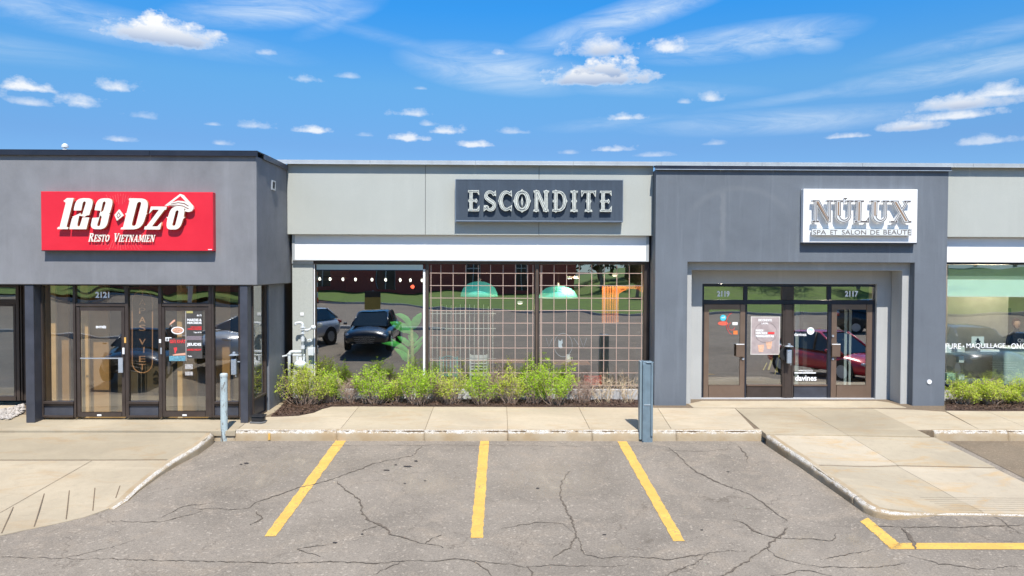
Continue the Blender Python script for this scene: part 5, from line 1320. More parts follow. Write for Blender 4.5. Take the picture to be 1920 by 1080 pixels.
# red brick building
M_BRICK = plain('red_brick', (.58, .11, .08), .9, var=.25, vscale=6)
bb = thing('brick_building', 'long dark red brick building with tall windows across the road', 'building', (-15, -60, .5))
X0, X1, YBk = -48, 9.0, -58.0
wx = [(-46, -43), (-38, -36), (-30, -28), (-23.5, -21.3), (-15.6, -13.2), (-4.6, -2.8), (1.6, 3.2)]
xs_ = [X0]+[v for w_ in wx for v in w_]+[X1]
for a_, b_ in zip(xs_[::2], xs_[1::2]): MB().box(a_, b_, YBk-12, YBk, .2, 8.2).build('wall', M_BRICK, bb)
M_WG = plain('dark_window_glass', (.03, .04, .04), .08)
for a_, b_ in wx:
    MB().box(a_, b_, YBk-12, YBk-.3, .2, .9).box(a_, b_, YBk-12, YBk-.3, 7.0, 8.2).build('wall', M_BRICK, bb)
    w_ = MB().box(a_, b_, YBk-.6, YBk-.5, .9, 7.0).build('window', M_WG, bb)
    m = MB(); c_ = (a_+b_)/2; m.box(a_, a_+.1, YBk-.5, YBk-.4, .9, 7).box(b_-.1, b_, YBk-.5, YBk-.4, .9, 7).box(c_-.05, c_+.05, YBk-.5, YBk-.4, .9, 7).box(a_+.1, c_-.05, YBk-.5, YBk-.4, 3.3, 3.45).box(c_+.05, b_-.1, YBk-.5, YBk-.4, 3.3, 3.45)
    m.build('frame', M_STEEL, w_)
MB().box(X0-.1, X1+.1, YBk-12.1, YBk+.1, 8.201, 8.5).build('roof', M_ROOF, bb)
# trees
def tree(x, y, h, r, seed, label, mat=None, leaves=2600):
    z = LAWN(x, y) if y < -18 else .1; t = thing('tree', label, 'tree', (x, y, z), 'trees on the lawn across the road'); rr = random.Random(seed); mb = MB()
    b = Vector((x, y, z)); mb.tube([b, b+Vector((.1, 0, h*.3)), b+Vector((-.1, .1, h*.6)), b+Vector((0, 0, h*.95))], [.22, .17, .11, .03], 8)
    cl = []
    for k in range(9):
        a_ = rr.uniform(0, 6.28); q_ = rr.uniform(.4, 1)*r*.75; zz_ = h*rr.uniform(.4, .9); e = b+Vector((math.cos(a_)*q_, math.sin(a_)*q_, zz_)); mb.tube([b+Vector((0, 0, zz_*.6)), (b+Vector((0, 0, zz_*.6))+e)/2+Vector((0, 0, .2)), e], [.08, .05, .02], 5, False); cl.append((e, r*rr.uniform(.35, .6)))
    cl.append((b+Vector((0, 0, h*.9)), r*.5)); mb.build('trunk', M_TWIG, t); lf = MB()
    for _ in range(leaves):
        c, q_ = rr.choice(cl); d = Vector((rr.gauss(0, 1), rr.gauss(0, 1), rr.gauss(0, .8))).normalized()*q_*rr.uniform(.5, 1.05); p = c+d
        s_ = Vector((rr.gauss(0, 1), rr.gauss(0, 1), rr.gauss(0, 1))).normalized()*.16; u_ = s_.orthogonal().normalized()*.1; lf.add([p-s_, p+u_, p+s_, p-u_], [(0, 1, 2, 3)])
    lf.build('crown', mat or M_DLEAF, t, kind='stuff')
for a in [(11.5, -52, 9, 3.2, 1, 'dark tree just right of the brick building across the road'), (16.5, -60, 11, 4, 2, 'broad tree behind the hill across the road'), (22, -56, 10, 3.6, 3, 'dark tree on the hilltop across the road'), (13.4, -40, 3.6, 1.5, 4, 'small dark round tree on the grass slope'),
          (30, -50, 11, 4.5, 5, 'large tree far right across the road'), (-26, -50, 9, 3.4, 6, 'tree before the left end of the brick building'), (38, -44, 9, 4, 7, 'tree at the far right edge of the lawn'), (27, -62, 12, 4.5, 8, 'tall tree at the back of the hill'), (47, -52, 11, 4.8, 9, 'last tree beyond the right of the hill'), (-40, -49, 10, 4, 10, 'tree left of the brick building front')]: tree(*a)
def treeline():
    rr = random.Random(77); lf = MB(); tk = MB()
    for k in range(34):
        x = -75+k*5.2+rr.uniform(-2, 2); y = rr.uniform(-84, -72) if x < 12 else rr.uniform(-78, -68); h = rr.uniform(8, 12) + (2.5 if x > 8 else 0); z = LAWN(x, y); r = rr.uniform(3.2, 4.6)
        tk.tube([(x, y, z), (x, y, z+h*.8)], [.25, .06], 6)
        for _ in range(620):
            d = Vector((rr.gauss(0, 1), rr.gauss(0, 1), rr.gauss(0, 1))).normalized()*rr.uniform(.55, 1.0); p = Vector((x, y, z+h*.55))+Vector((d.x*r, d.y*r, d.z*h*.5))
            s_ = Vector((rr.gauss(0, 1), rr.gauss(0, 1), rr.gauss(0, 1))).normalized()*.42; u_ = s_.orthogonal().normalized()*.28; lf.add([p-s_, p+u_, p+s_, p-u_], [(0, 1, 2, 3)])
    o = lf.build('far_wood', M_DLEAF); tag(o, 'dark green wood closing the view behind the far lawn', 'wood', kind='stuff'); tk.build('trunks', M_TWIG, o, kind='stuff')
treeline()
# traffic drums / posts and sign
M_ORG = plain('safety_orange', (.85, .12, .03), .5)
for i, x in enumerate((-19.4, -18.2)):
    b = Vector((x, -38, .12)); t = thing('traffic_post', ['orange and white striped traffic post, left of the pair by the far kerb', 'orange and white striped traffic post, right of the pair by the far kerb'][i], 'traffic post', b, 'striped traffic posts by the far kerb')
    for k in range(7): MB().lathe([(.32-.015*k, .1+.4*k), (.31-.015*k, .1+.4*(k+1)-.002)], 14, b).build('band', M_ORG if k % 2 == 0 else M_WHITE, t)
    MB().lathe([(.45, 0), (.42, .1)], 12, b).build('foot', M_DARK, t)
b = Vector((-6.3, -1.6, .12)); t = thing('lot_sign', 'gold and black notice board on a post behind the black car', 'sign', b)
MB().tube([b, b+Vector((0, 0, 2.15))], .04, 8).build('post', M_STEEL, t); MB().box(b.x-.38, b.x+.38, b.y+.05, b.y+.09, 1.35, 1.95).build('board', plain('gold_board', (.42, .30, .06), .5), t); MB().box(b.x-.38, b.x+.38, b.y+.05, b.y+.095, 1.952, 2.25).build('board_header', M_DARK, t)
b = Vector((-25, -30, .12)); t = thing('utility_pole', 'grey utility pole with a lamp arm across the road', 'utility pole', b); MB().tube([b, b+Vector((0, 0, 9))], [.16, .10], 10).build('pole', M_STEEL, t); MB().tube([b+Vector((0, 0, 8.8)), b+Vector((1.6, 0, 9.3))], .05, 6).build('lamp_arm', M_STEEL, t); MB().box(b.x+1.4, b.x+2.1, b.y-.15, b.y+.15, 9.2, 9.36).build('lamp_head', M_DARK, t)
b = Vector((15, -25, .12)); t = thing('lamp_post', 'thin dark lamp post by the right part of the far lawn', 'lamp post', b); MB().tube([b, b+Vector((0, 0, 7))], [.09, .06], 8).build('pole', M_DARK, t); MB().box(b.x-.3, b.x+.3, b.y-.12, b.y+.12, 7, 7.14).build('lamp_head', M_DARK, t)

# ---- cars: lofted body, glass house, roof, wheels
def car(name, label, loc, rz, colour, L_=4.5, Wd=1.82, H=1.46, suv=False, cat='car'):
    t = thing(name, label, cat, loc, rz=rz)
    pm = plain(name+'_paint', colour, .28, .1, .03, 1, coord='obj', extra={'Coat Weight': 1.0, 'Coat Roughness': .03})
    gm2 = plain('car_glass', (.02, .028, .03), .04, .1, .05, 1, spec=.9)
    def ad(m, nm, mat, par=None, sub=0, smooth=True):
        o = m.build(nm, mat, None, smooth=smooth, normals=True); o.parent = par or t
        if sub: md = o.modifiers.new('s', 'SUBSURF'); md.levels = sub; md.render_levels = sub
        return o
    hw = Wd/2; bz = .24; hood = .78 if not suv else .95; belt = .92 if not suv else 1.08; f = L_/2
    st = [(f-.0, hw*.62, bz+.12, hood-.28, hood-.22), (f-.06, hw*.86, bz+.02, hood-.12, hood-.06), (f-.35, hw*.96, bz, hood-.03, hood+.04), (f-1.15, hw, bz, belt-.07, belt), (f-1.6, hw, bz, belt, belt+.02), (0, hw, bz, belt+.02, belt+.03), (-f+1.0, hw, bz, belt+.06, belt+.08),
          (-f+.45, hw*.97, bz, belt+.06, belt+.09), (-f+.08, hw*.88, bz+.05, belt, belt+.06), (-f, hw*.7, bz+.15, belt-.2, belt-.1)]
    mb = MB(); k = 11
    for x, w, zb_, zs_, zt_ in st:
        pr = [(-w*.55, zb_), (-w*.93, zb_+.03), (-w, zb_+.2), (-w*1.0, (zb_+zs_)/2+.06), (-w*.95, zs_), (0, zt_), (w*.95, zs_), (w*1.0, (zb_+zs_)/2+.06), (w, zb_+.2), (w*.93, zb_+.03), (w*.55, zb_)]
        mb.v += [(x, y, z) for y, z in pr]
    n = len(st)
    for i in range(n-1):
        for j in range(k): mb.f.append((i*k+j, i*k+(j+1) % k, (i+1)*k+(j+1) % k, (i+1)*k+j)); mb.m.append(0)
    mb.f.append(tuple(range(k))); mb.m.append(0); mb.f.append(tuple((n-1)*k+j for j in range(k))); mb.m.append(0)
    body = ad(mb, 'body', pm, sub=1)
    # greenhouse
    rx0, rx1 = (f-2.0, -f+1.25) if not suv else (f-1.95, -f+.75)
    gs = [(f-1.05, hw*.80, belt-.04, hw*.80, belt-.03), (rx0+.0, hw*.86, belt, hw*.66, H-.05), (0, hw*.88, belt, hw*.68, H-.01), (rx1, hw*.86, belt, hw*.64, H-.05), (-f+.42 if not suv else -f+.18, hw*.78, belt+.03, hw*.72, belt+.06)]
    mb = MB(); rf = MB()
    for x, w0, z0, w1, z1 in gs: mb.v += [(x, -w0, z0), (x, -w1, z1), (x, w1, z1), (x, w0, z0)]
    for i in range(len(gs)-1):
        for j in range(3): mb.f.append((i*4+j, i*4+j+1, (i+1)*4+j+1, (i+1)*4+j)); mb.m.append(0)
    ad(mb, 'glasshouse', gm2, smooth=False)
    g3 = gs[1:4]
    for x, w0, z0, w1, z1 in g3: rf.v += [(x, -w1-.015, z1-.01), (x, -w1*.8, z1+.03), (x, w1*.8, z1+.03), (x, w1+.015, z1-.01)]
    for i in range(2):
        for j in range(3): rf.f.append((i*4+j, i*4+j+1, (i+1)*4+j+1, (i+1)*4+j)); rf.m.append(0)
    ad(rf, 'roof', pm)
    for s_ in (-1, 1):
        for a_, b_ in ((gs[0], gs[1]), (gs[4], gs[3])): ad(MB().tube([(a_[0], s_*a_[3], a_[4]+.0), (b_[0], s_*(b_[3]+.01), b_[4]+.01)], .035, 6), 'pillar', pm)
        ad(MB().tube([(.1, s_*gs[2][1], belt+.02), (.05, s_*(gs[2][3]+.01), H-.02)], .03, 6), 'pillar', M_DARK)
        ad(MB().box(f-1.45, f-1.25, s_*(hw+.02), s_*(hw+.2), belt-.02, belt+.12), 'mirror', pm, sub=1)
        hl = ad(MB().box(f-.42, f-.06, s_*hw*.55, s_*hw*.93, hood-.24, hood-.1), 'headlight', plain('headlight_lens', (.6, .62, .64), .1, .3), sub=1)
        ad(MB().box(-f+.0, -f+.2, s_*hw*.55, s_*hw*.96, belt-.25, belt-.05), 'tail_light', plain('tail_red', (.4, .01, .01), .2), sub=1)
        for x in (f-.88, -f+.9):
            w = ad(MB().tube([(x, s_*(hw-.2), .33), (x, s_*(hw+.005), .33)], .33, 28), 'wheel', plain('tyre_rubber', (.02, .02, .02), .8), smooth=False)
            ad(MB().tube([(x, s_*(hw-.02), .33), (x, s_*(hw+.012), .33)], .21, 20), 'rim', M_STEEL, w, smooth=False)
            ad(MB().tube([(x, s_*(hw-.15), .36), (x, s_*(hw+.0), .36)], .385, 28), 'wheel_arch', M_DARK, smooth=False)
    g = ad(MB().add([(f+.004, -.5, hood-.2), (f+.004, .5, hood-.2), (f+.01, .38, bz+.16), (f+.01, -.38, bz+.16), (f-.2, -.5, hood-.2), (f-.2, .5, hood-.2), (f-.2, .38, bz+.16), (f-.2, -.38, bz+.16)], [(0,1,2,3),(4,7,6,5),(0,4,5,1),(1,5,6,2),(2,6,7,3),(3,7,4,0)]), 'grille', M_DARK, smooth=False)
    for i in range(4): ad(MB().box(f+.005, f+.022, -.42+.03*i, .42-.03*i, hood-.25-.07*i, hood-.235-.07*i), 'grille_bar', M_STEEL, g, smooth=False)
    return t
HP = math.pi/2
car('black_sedan', 'black sedan facing the shops, mirrored in the first window', (-5.3, 3.85, A(4.0)), HP, (.012, .014, .02))
car('white_suv', 'white suv parked beside the black sedan, mirrored at the left of the first window', (-8.6, 4.4, A(4.0)), HP+.45, (.72, .74, .74), 4.6, 1.86, 1.62, True)
car('red_hatchback', 'bright red car parked right of the wide walkway, mirrored in the salon doors', (11.0, 10.3, -.2), HP-.42, (.62, .02, .035), 4.4, 1.8, 1.5)
car('dark_suv', 'dark blue suv to the right of the red car, mirrored in the salon window', (16.2, 9.2, -.25), HP+.15, (.02, .03, .05), 4.7, 1.9, 1.68, True)
car('grey_sedan', 'dark grey sedan farthest right, mirrored in the salon window', (18.9, 9.6, -.25), HP-.2, (.03, .04, .045))
car('dark_hatchback', 'dark hatchback facing the restaurant entrance', (-11.6, 6.2, A(6.0)), HP-.2, (.015, .016, .018), 4.2, 1.78, 1.5)
car('far_black_suv', 'black suv standing far right on the lot', (19.5, -3.0, .12), .2, (.02, .022, .025), 4.7, 1.9, 1.7, True)

# ------------------------------------------------------------------ street furniture at the shops
def bollard_round():
    b = G(420.5, 826, LOT); t = thing('round_bollard', 'round steel bollard with peeling pale blue paint at the left kerb corner', 'bollard', b)
    m, nt, out = newmat('peeling_blue_paint')
    n = noise(nt, 9, 8, .75, .5, sc=(1, 1, .35)); n2 = noise(nt, 40, 4, .7)
    c = mixc_(nt, ramp(nt, n2, .3, .7), (.36, .44, .45), (.46, .54, .54))
    c = mixc_(nt, ramp(nt, n, .53, .58), c, (.15, .13, .11)); pbsdf(nt, out, c, .6, 0, n, .3, .004)
    h = 1.30; r = .0665
    MB().lathe([(r, -.03), (r, h-.06)], 22, b).build('post', m, t, smooth=False)
    MB().lathe([(r+.004, h-.058), (r+.006, h-.05), (r+.006, h-.01), (r-.01, h+.004), (.02, h+.01)], 22, b).build('cap', plain('pale_cap', (.5, .56, .55), .5, dirt=.2), t, smooth=False)
bollard_round()
M_BLUEST = plain('blue_grey_steel_paint', (.17, .235, .275), .42, .1, .14, 6, dirt=.3)
def bollard_channel():
    Y = 14.33; z0 = A(Y)-.0; b = Vector((Xp(1214, Y), Y, z0)); t = thing('channel_bollard', 'blue painted steel channel bollard standing at the kerb near the portal', 'bollard', b)
    z1 = Zp(677, Y, 1214)
    x0, x1 = Xp(1206, Y), Xp(1226, Y)
    MB().box(x0, x1, Y, Y+.05, z0-.02, z1-.03).build('front_plate', M_BLUEST, t, bevel=.008, seg=2)
    MB().box(x1-.045, x1-.003, Y-.03, Y-.001, z0+.12, z1-.04).box(x0+.003, x0+.03, Y-.022, Y-.001, z0+.02, z1-.05).build('flange', M_BLUEST, t, bevel=.01, seg=2)
    MB().box(x0+.005, x1-.003, Y+.051, Y+.20, z0-.02, z1-.015).build('rear_post', M_BLUEST, t, bevel=.012, seg=2)
    MB().box(x0-.045, x0-.002, Y+.03, Y+.2, z0+.04, z1-.01).build('side_channel', plain('blue_grey_edge', (.22, .29, .32), .45, dirt=.2), t, bevel=.012, seg=2)
    pts = [Vector((x0-.02, Y+.06, z1+.0)), Vector((x0+.02, Y+.02, z1-.012)), Vector((x0+.09, Y-.008, z1-.03)), Vector((x1-.01, Y-.01, z1-.03)), Vector((x1+.004, Y+.03, z1-.024))]
    MB().tube(pts, .014, 8).build('top_lip', M_BLUEST, t, smooth=True)
    MB().box(x0+.02, x1-.05, Y-.012, Y-.001, z0+.72, z0+.735).build('weld_seam', plain('pale_weld', (.4, .45, .47), .5), t)
bollard_channel()
M_ASHB = plain('ash_bin_metal', (.42, .48, .54), .3, .5, .08, 10)
def ashtray(px, py, Y, label, wall_mat=None, s=1.0):
    c = P(px, py, Y); t = thing('wall_ashtray', label, 'ashtray', c)
    S = s
    MB().lathe([(.012*S, .16), (.062*S, .155), (.10*S, .132), (.10*S, .127), (.05*S, .125)][::-1], 20, c).build('hood', M_ASHB, t, smooth=False)
    MB().lathe([(.032*S, .156), (.034*S, .19), (.028*S, .198)], 14, c).build('top_cap', M_ASHB, t)
    MB().lathe([(.036*S, .06), (.036*S, .125)], 14, c).build('neck', M_DARK, t)
    MB().box(c.x-.055*S, c.x+.055*S, c.y-.045, c.y+.045, c.z-.27, c.z+.06).build('bin', M_ASHB, t, bevel=.022, seg=3)
    MB().box(c.x-.03*S, c.x+.03*S, c.y+.045, c.y+.12, c.z-.06, c.z-.045).build('bracket', M_STEEL, t)
    MB().box(c.x-.03*S, c.x+.03*S, c.y+.045, c.y+.12, c.z-.17, c.z-.155).build('bracket', M_STEEL, t)
    MB().tube([(c.x+.04, c.y-.02, c.z-.27), (c.x+.04, c.y-.02, c.z-.31)], .008, 6).build('lock', M_STEEL, t)
    return t
ashtray(439, 678, 15.12, 'grey wall ashtray with a hood beside the brown column of the restaurant')
MB().box(Xp(445, 15.12), Xp(449.8, 15.12), 15.10, 15.13, Zp(679, 15.12, 447), Zp(677, 15.12, 447)).build('bracket_arm', M_STEEL, bpy.data.objects['wall_ashtray'])
a2 = ashtray(1479.5, 660, 17.42, 'grey wall ashtray on a black plate between the two salon doors')
disc(1475, 664, 13, 17.5, .04, M_DARK, 'back_plate', a2)
# bait box
bp = Vector((Xp(482, 15.0, 780), 15.0, SW(0, 15.0))); t = thing('bait_box', 'black plastic bait station on the ground at the column foot', 'bait box', bp)
bm_ = MB(); x0, x1 = Xp(468, 15.0, 780), Xp(497, 15.0, 780)
v = [(x0, 14.98, 0), (x1-.05, 14.94, 0), (x1, 15.02, 0), (x1-.02, 15.2, 0), (x0+.02, 15.22, 0)]
z = bp.z
MB().slab([Vector((a, b, z+.035)) for a, b, c in v], .035).build('base_tray', plain('grey_tray', (.14, .14, .14), .6), t, bevel=.008)
w = [(x0+.03, 14.99), (x1-.06, 14.965), (x1-.02, 15.03), (x1-.04, 15.18), (x0+.05, 15.2)]
MB().slab([Vector((a, b, z+.13)) for a, b in w], .095).build('body', M_DARK, t, bevel=.02, seg=2)
w = [(x0+.0, 14.975), (x1-.045, 14.94), (x1+.0, 15.02), (x1-.025, 15.2), (x0+.03, 15.22)]
MB().slab([Vector((a, b, z+.155)) for a, b in w], .022).build('lid', M_DARK, t, bevel=.01, seg=2)
# roof vent
c = P(122, 284, 19.0); t = thing('roof_vent', 'small white vent pipe on the roof of the left shop', 'roof vent', c)
MB().lathe([(.06, -.4), (.06, .06), (.04, .065)], 14, c).build('pipe', M_WPAINT, t); MB().lathe([(.03, .05), (.03, .10)], 8, c).build('stem', M_STEEL, t); MB().lathe([(.08, .10), (.08, .15), (.03, .2)], 14, c).build('hood', M_WPAINT, t)
c = P(504, 297, 20.0); t = thing('roof_pipe', 'stubby pipe end just showing at the corner of the left roof', 'roof pipe', c)
MB().lathe([(.04, -.6), (.04, .02)], 10, c).build('pipe', M_STEEL, t); MB().lathe([(.055, .02), (.055, .05), (.02, .07)], 10, c).build('cap', M_STEEL, t)
# gas meter and pipes
gp = P(568, 660, 17.1); gm_ = thing('gas_meter', 'white painted gas meter with valves and pipes in front of the pale pier', 'gas meter', (gp.x, 17.1, .27))
Yg = 17.12
def Q(px, py, Y=Yg): return P(px, py, Y)
def bend(pts, r=.06, k=4):
    out = [pts[0]]
    for a, b, c in zip(pts[:-2], pts[1:-1], pts[2:]):
        d1 = (a-b).normalized()*min(r, (a-b).length*.45); d2 = (c-b).normalized()*min(r, (c-b).length*.45)
        for i in range(k+1):
            t_ = i/k; out.append((b+d1)*(1-t_)**2 + b*2*t_*(1-t_) + (b+d2)*t_**2)
    out.append(pts[-1]); return out
MB().tube(bend([Q(554, 610), Q(554, 605.5), Q(567.5, 605), Q(567.5, 668)]), .030, 10).build('riser_pipe', M_WPAINT, gm_, smooth=True)
for y in (613, 617, 624): MB().tube([Q(567.5, y), Q(567.5, y+1.6)], .062, 14).build('flange', M_WPAINT, gm_)
MB().tube([Q(567.5, 632), Q(567.5, 640)], .045, 10).build('regulator', M_WPAINT, gm_); MB().tube([Q(567.5, 648), Q(567.5, 654)], .05, 8).build('union', M_WPAINT, gm_)
MB().tube(bend([Q(568, 619), Q(580, 619), Q(586, 612.5), Q(591, 616)]), .026, 10).build('branch_pipe', M_WPAINT, gm_, smooth=True)
c = Q(587.5, 614); MB().lathe([(.02, -.05), (.055, -.03), (.06, .01), (.045, .045), (.01, .055)], 14, c).build('service_head', M_WPAINT, gm_, smooth=True)
for x in (573.5, 577): MB().tube([Q(x, 615.5), Q(x, 623)], .012, 8).build('bolt', M_STEEL, gm_)
MB().tube([Q(576, 638), Q(582, 636), Q(584, 640)], .014, 8).build('small_pipe', M_WPAINT, gm_)
MB().tube(bend([Q(565, 659.5), Q(542.5, 659.5), Q(542.5, 735)], .08), .036, 12).build('inlet_pipe', M_WPAINT, gm_, smooth=True)
MB().tube([Q(549, 666), Q(572, 666)], .02, 8).build('cross_pipe', M_WPAINT, gm_); MB().tube([Q(529.5, 668.5), Q(546, 664.5)], .02, 8).build('valve_handle', M_WPAINT, gm_)
MB().tube([Q(542.5, 662.5), Q(542.5, 664.5)], .052, 12).build('flange', M_WPAINT, gm_)
c = Q(563, 681, 17.08); MB().lathe([(.03, -.16), (.11, -.12), (.14, -.04), (.14, 0), (.10, .045), (.04, .06), (.03, .13)], 20, c).build('meter_body', M_WPAINT, gm_, smooth=True)
MB().tube([Q(557, 676), Q(557, 668)], .028, 10).build('meter_neck', M_WPAINT, gm_); MB().tube([Q(570, 676), Q(570, 668)], .028, 10).build('meter_neck', M_WPAINT, gm_)
MB().box(Q(575, 655).x, Q(586, 655).x, 17.2, 17.28, Zp(667, 17.2, 580), Zp(652, 17.2, 580)).build('meter_box', M_WPAINT, gm_, bevel=.01)

# ---- gravel at the far left
def gravel():
    o = MB(); P3 = [G(px, py, SW) for px, py in [(-30,771),(0,771),(38,759),(46,760),(46,773),(20,786),(-30,789)]]
    q = [Vector((v.x, v.y, v.z+.012)) for v in P3][::-1]; o.slab(q, .05); g = o.build('gravel_bed', plain('gravel_base', (.16, .14, .12), .9), None, normals=True)
    tag(g, 'pale river gravel beside the left entrance column', 'gravel', kind='stuff')
    rr = random.Random(9); mb = MB()
    for _ in range(900):
        px, py = rr.uniform(-28, 46), rr.uniform(759, 788)
        t_ = (px+0)/46 if px > 0 else 0
        if py < 771-12*t_ or py > 788-(14*max(0, (px-18)/28)): continue
        c = G(px, py, SW); r = rr.uniform(.018, .04); c.z += .015+r*.3
        vs = []
        for (a, b, h) in [(1,0,0),(0,1,0),(-1,0,0),(0,-1,0),(0,0,.8),(0,0,-.6),(.6,.6,.45),(-.6,.6,.4),(-.6,-.6,.45),(.6,-.6,.4)]:
            vs.append(c+Vector((a, b, h))*r*rr.uniform(.75, 1.2))
        mb.add(vs, [(0,6,9),(6,1,7),(7,2,8),(8,3,9),(4,6,7),(4,7,8),(4,8,9),(4,9,6),(0,1,6),(1,2,7),(2,3,8),(3,0,9)])
    m = leafmat('river_stone', (.55, .50, .45), (.32, .29, .26), 0)
    mb.build('stones', m, g, kind='stuff')
gravel()

# ------------------------------------------------------------------ shrubs
def shrub(px, wpx, top, seed, label, leafy=1.0, py=757, Y=None, mat=None, bare=False, twigmat=None, group='spring shrubs in the mulch beds', upright=.5, stems=None):
    Y = Y or 16.85; rr = random.Random(seed); b = Vector((Xp(px, Y, 750), Y, SW(0, Y)+.0)); t = thing('shrub', label, 'shrub', b, group)
    H = Zp(top, Y, px)-b.z; W_ = wpx/83/2; D_ = min(.34, W_*.8)
    tw = MB(); lf = MB(); ns = stems or int(44*W_/.5)+10
    def leaf(c, r):
        d = Vector((rr.gauss(0, 1), rr.gauss(0, 1)-.3, rr.gauss(.35, .8))).normalized(); s_ = d.cross(Vector((rr.gauss(0, 1), rr.gauss(0, 1), rr.gauss(0, 1)))).normalized(); u_ = s_.cross(d).normalized()
        l = r*rr.uniform(.7, 1.25); w = l*.42
        a = c; e = c+d*l*2; m1_ = c+d*l*.95+s_*w+u_*w*.25; m2_ = c+d*l*.95-s_*w+u_*w*.25
        lf.add([a, m1_, e, m2_], [(0, 1, 2), (0, 2, 3)])
    lobes = [(rr.uniform(-.8, .8), rr.uniform(.72, 1.05)) for _ in range(4)]
    for i in range(ns):
        a = rr.uniform(0, 2*math.pi); q = math.sqrt(rr.random()); ex = math.cos(a)*q*W_; ey = math.sin(a)*q*D_
        lo = max([1-abs(ex/W_-l0)*.9 for l0, _ in lobes]); hf = (.36+.64*max(.15, lo))*rr.uniform(.66, 1.08)*(1-.22*q*q)
        e = b+Vector((ex, ey, H*hf)); s0 = b+Vector((ex*.3+rr.gauss(0, .05), ey*.4, 0)); mid = (s0+e)/2+Vector((rr.gauss(0, .09), rr.gauss(0, .06), rr.uniform(-.05, .08)))+Vector((ex, ey, 0))*.3*(1-upright)
        pts = []
        for k in range(7):
            u = k/6; p = s0*(1-u)**2+mid*2*u*(1-u)+e*u*u; pts.append(p+Vector((rr.gauss(0, .014), rr.gauss(0, .012), 0)) if 0 < k < 6 else p)
        r_ = .0065 if not bare else .006
        tw.tube(pts, [r_*(1-.75*k/6) for k in range(7)], 4, False)
        # side twigs
        for k in (2, 3, 4, 5):
            for _ in range(2 if not bare else 3):
                d = Vector((rr.gauss(0, .7), rr.gauss(0, .7), rr.uniform(.1, 1))).normalized()*rr.uniform(.06, .17)
                p = pts[k]; e2 = p+d; tw.tube([p, (p+e2)/2+Vector((rr.gauss(0,.008), rr.gauss(0,.008), .01)), e2], [.003, .0025, .0012], 3, False)
                if not bare and rr.random() < leafy:
                    for _ in range(rr.randint(3, 5)):
                        c = p.lerp(e2, rr.uniform(.3, 1.05))+Vector((rr.gauss(0, .018), rr.gauss(0, .018), rr.gauss(0, .018))); leaf(c, rr.uniform(.017, .028))
        if not bare:
            for k in range(3, 7):
                if rr.random() < leafy*.92:
                    for _ in range(rr.randint(6, 11)):
                        c = pts[k]+Vector((rr.gauss(0, .032), rr.gauss(0, .032), rr.gauss(0, .03))); leaf(c, rr.uniform(.017, .029))
    tw.build('twigs', twigmat or M_TWIG, t, kind='stuff')
    if not bare: lf.build('foliage', mat or M_LEAF, t, kind='stuff')
    return t
shrub(572, 118, 676, 1, 'large spreading yellow green shrub at the left end under the gas meter', .9, Y=16.75, mat=M_LEAF2)
shrub(618, 52, 684, 14, 'narrow leafy shrub right of the gas meter shrub', .85, Y=16.95)
shrub(655, 62, 692, 2, 'bare brown twiggy shrub left of the leafy row under the car reflection', bare=True, Y=16.95)
shrub(702, 78, 683, 3, 'bright green shrub directly right of the first bare shrub', .95)
shrub(742, 40, 692, 15, 'small shrub with thin leaves below the banana plant', .7, Y=17.0, mat=M_LEAF2)
shrub(784, 84, 674, 4, 'full bright green shrub in front of the white window post', 1.0, Y=16.8)
shrub(846, 70, 684, 5, 'sparse shrub with grey twigs right of the full green shrub', .55, mat=M_LEAF2)
shrub(900, 74, 690, 6, 'low green shrub in front of the white chair', .8, Y=16.8)
shrub(955, 66, 684, 7, 'thin shrub with pointed shoots left of the second mullion', .6, mat=M_LEAF2)
shrub(1000, 56, 672, 16, 'tall narrow shrub just left of the second mullion post', .85, Y=16.9)
shrub(1042, 84, 668, 8, 'tallest dense green shrub right of the second mullion post', 1.0, Y=16.75)
shrub(1090, 66, 690, 9, 'bare reddish shrub beside the last leafy shrub', bare=True, Y=17.0, upright=.9)
shrub(1135, 70, 686, 10, 'bare shrub of pale cut stems behind which the red chair shows', bare=True, Y=17.0, twigmat=M_TWIGT, upright=1, stems=22)
shrub(1178, 56, 688, 11, 'bare tan stems next to the channel bollard', bare=True, Y=17.0, twigmat=M_TWIGT, upright=1, stems=18)
shrub(1803, 66, 713, 12, 'leafy shrub touching the portal wall at the right', 1.0, Y=16.9, mat=M_LEAF2, py=765)
shrub(1858, 70, 706, 13, 'leafy shrub with bare tips under the card in the salon window', 1.0, Y=16.85, mat=M_LEAF2)
shrub(1912, 70, 709, 17, 'leafy shrub at the right edge under the onglerie lettering', 1.0, Y=16.9, mat=M_LEAF2)
shrub(1975, 70, 706, 18, 'leafy shrub beyond the right edge of the salon window row', 1.0, Y=16.9, mat=M_LEAF2)
shrub(1865, 40, 700, 19, 'bare twigs standing up behind the salon shrubs', bare=True, Y=17.1, upright=.9)
shrub(730, 46, 700, 20, 'bare low twigs behind the green shrubs', bare=True, Y=17.1)
shrub(820, 40, 690, 21, 'bare tall twigs behind the full green shrub', bare=True, Y=17.1, upright=1)
shrub(930, 60, 676, 22, 'bare tall twigs rising behind the low green shrub', bare=True, Y=17.12, upright=1)

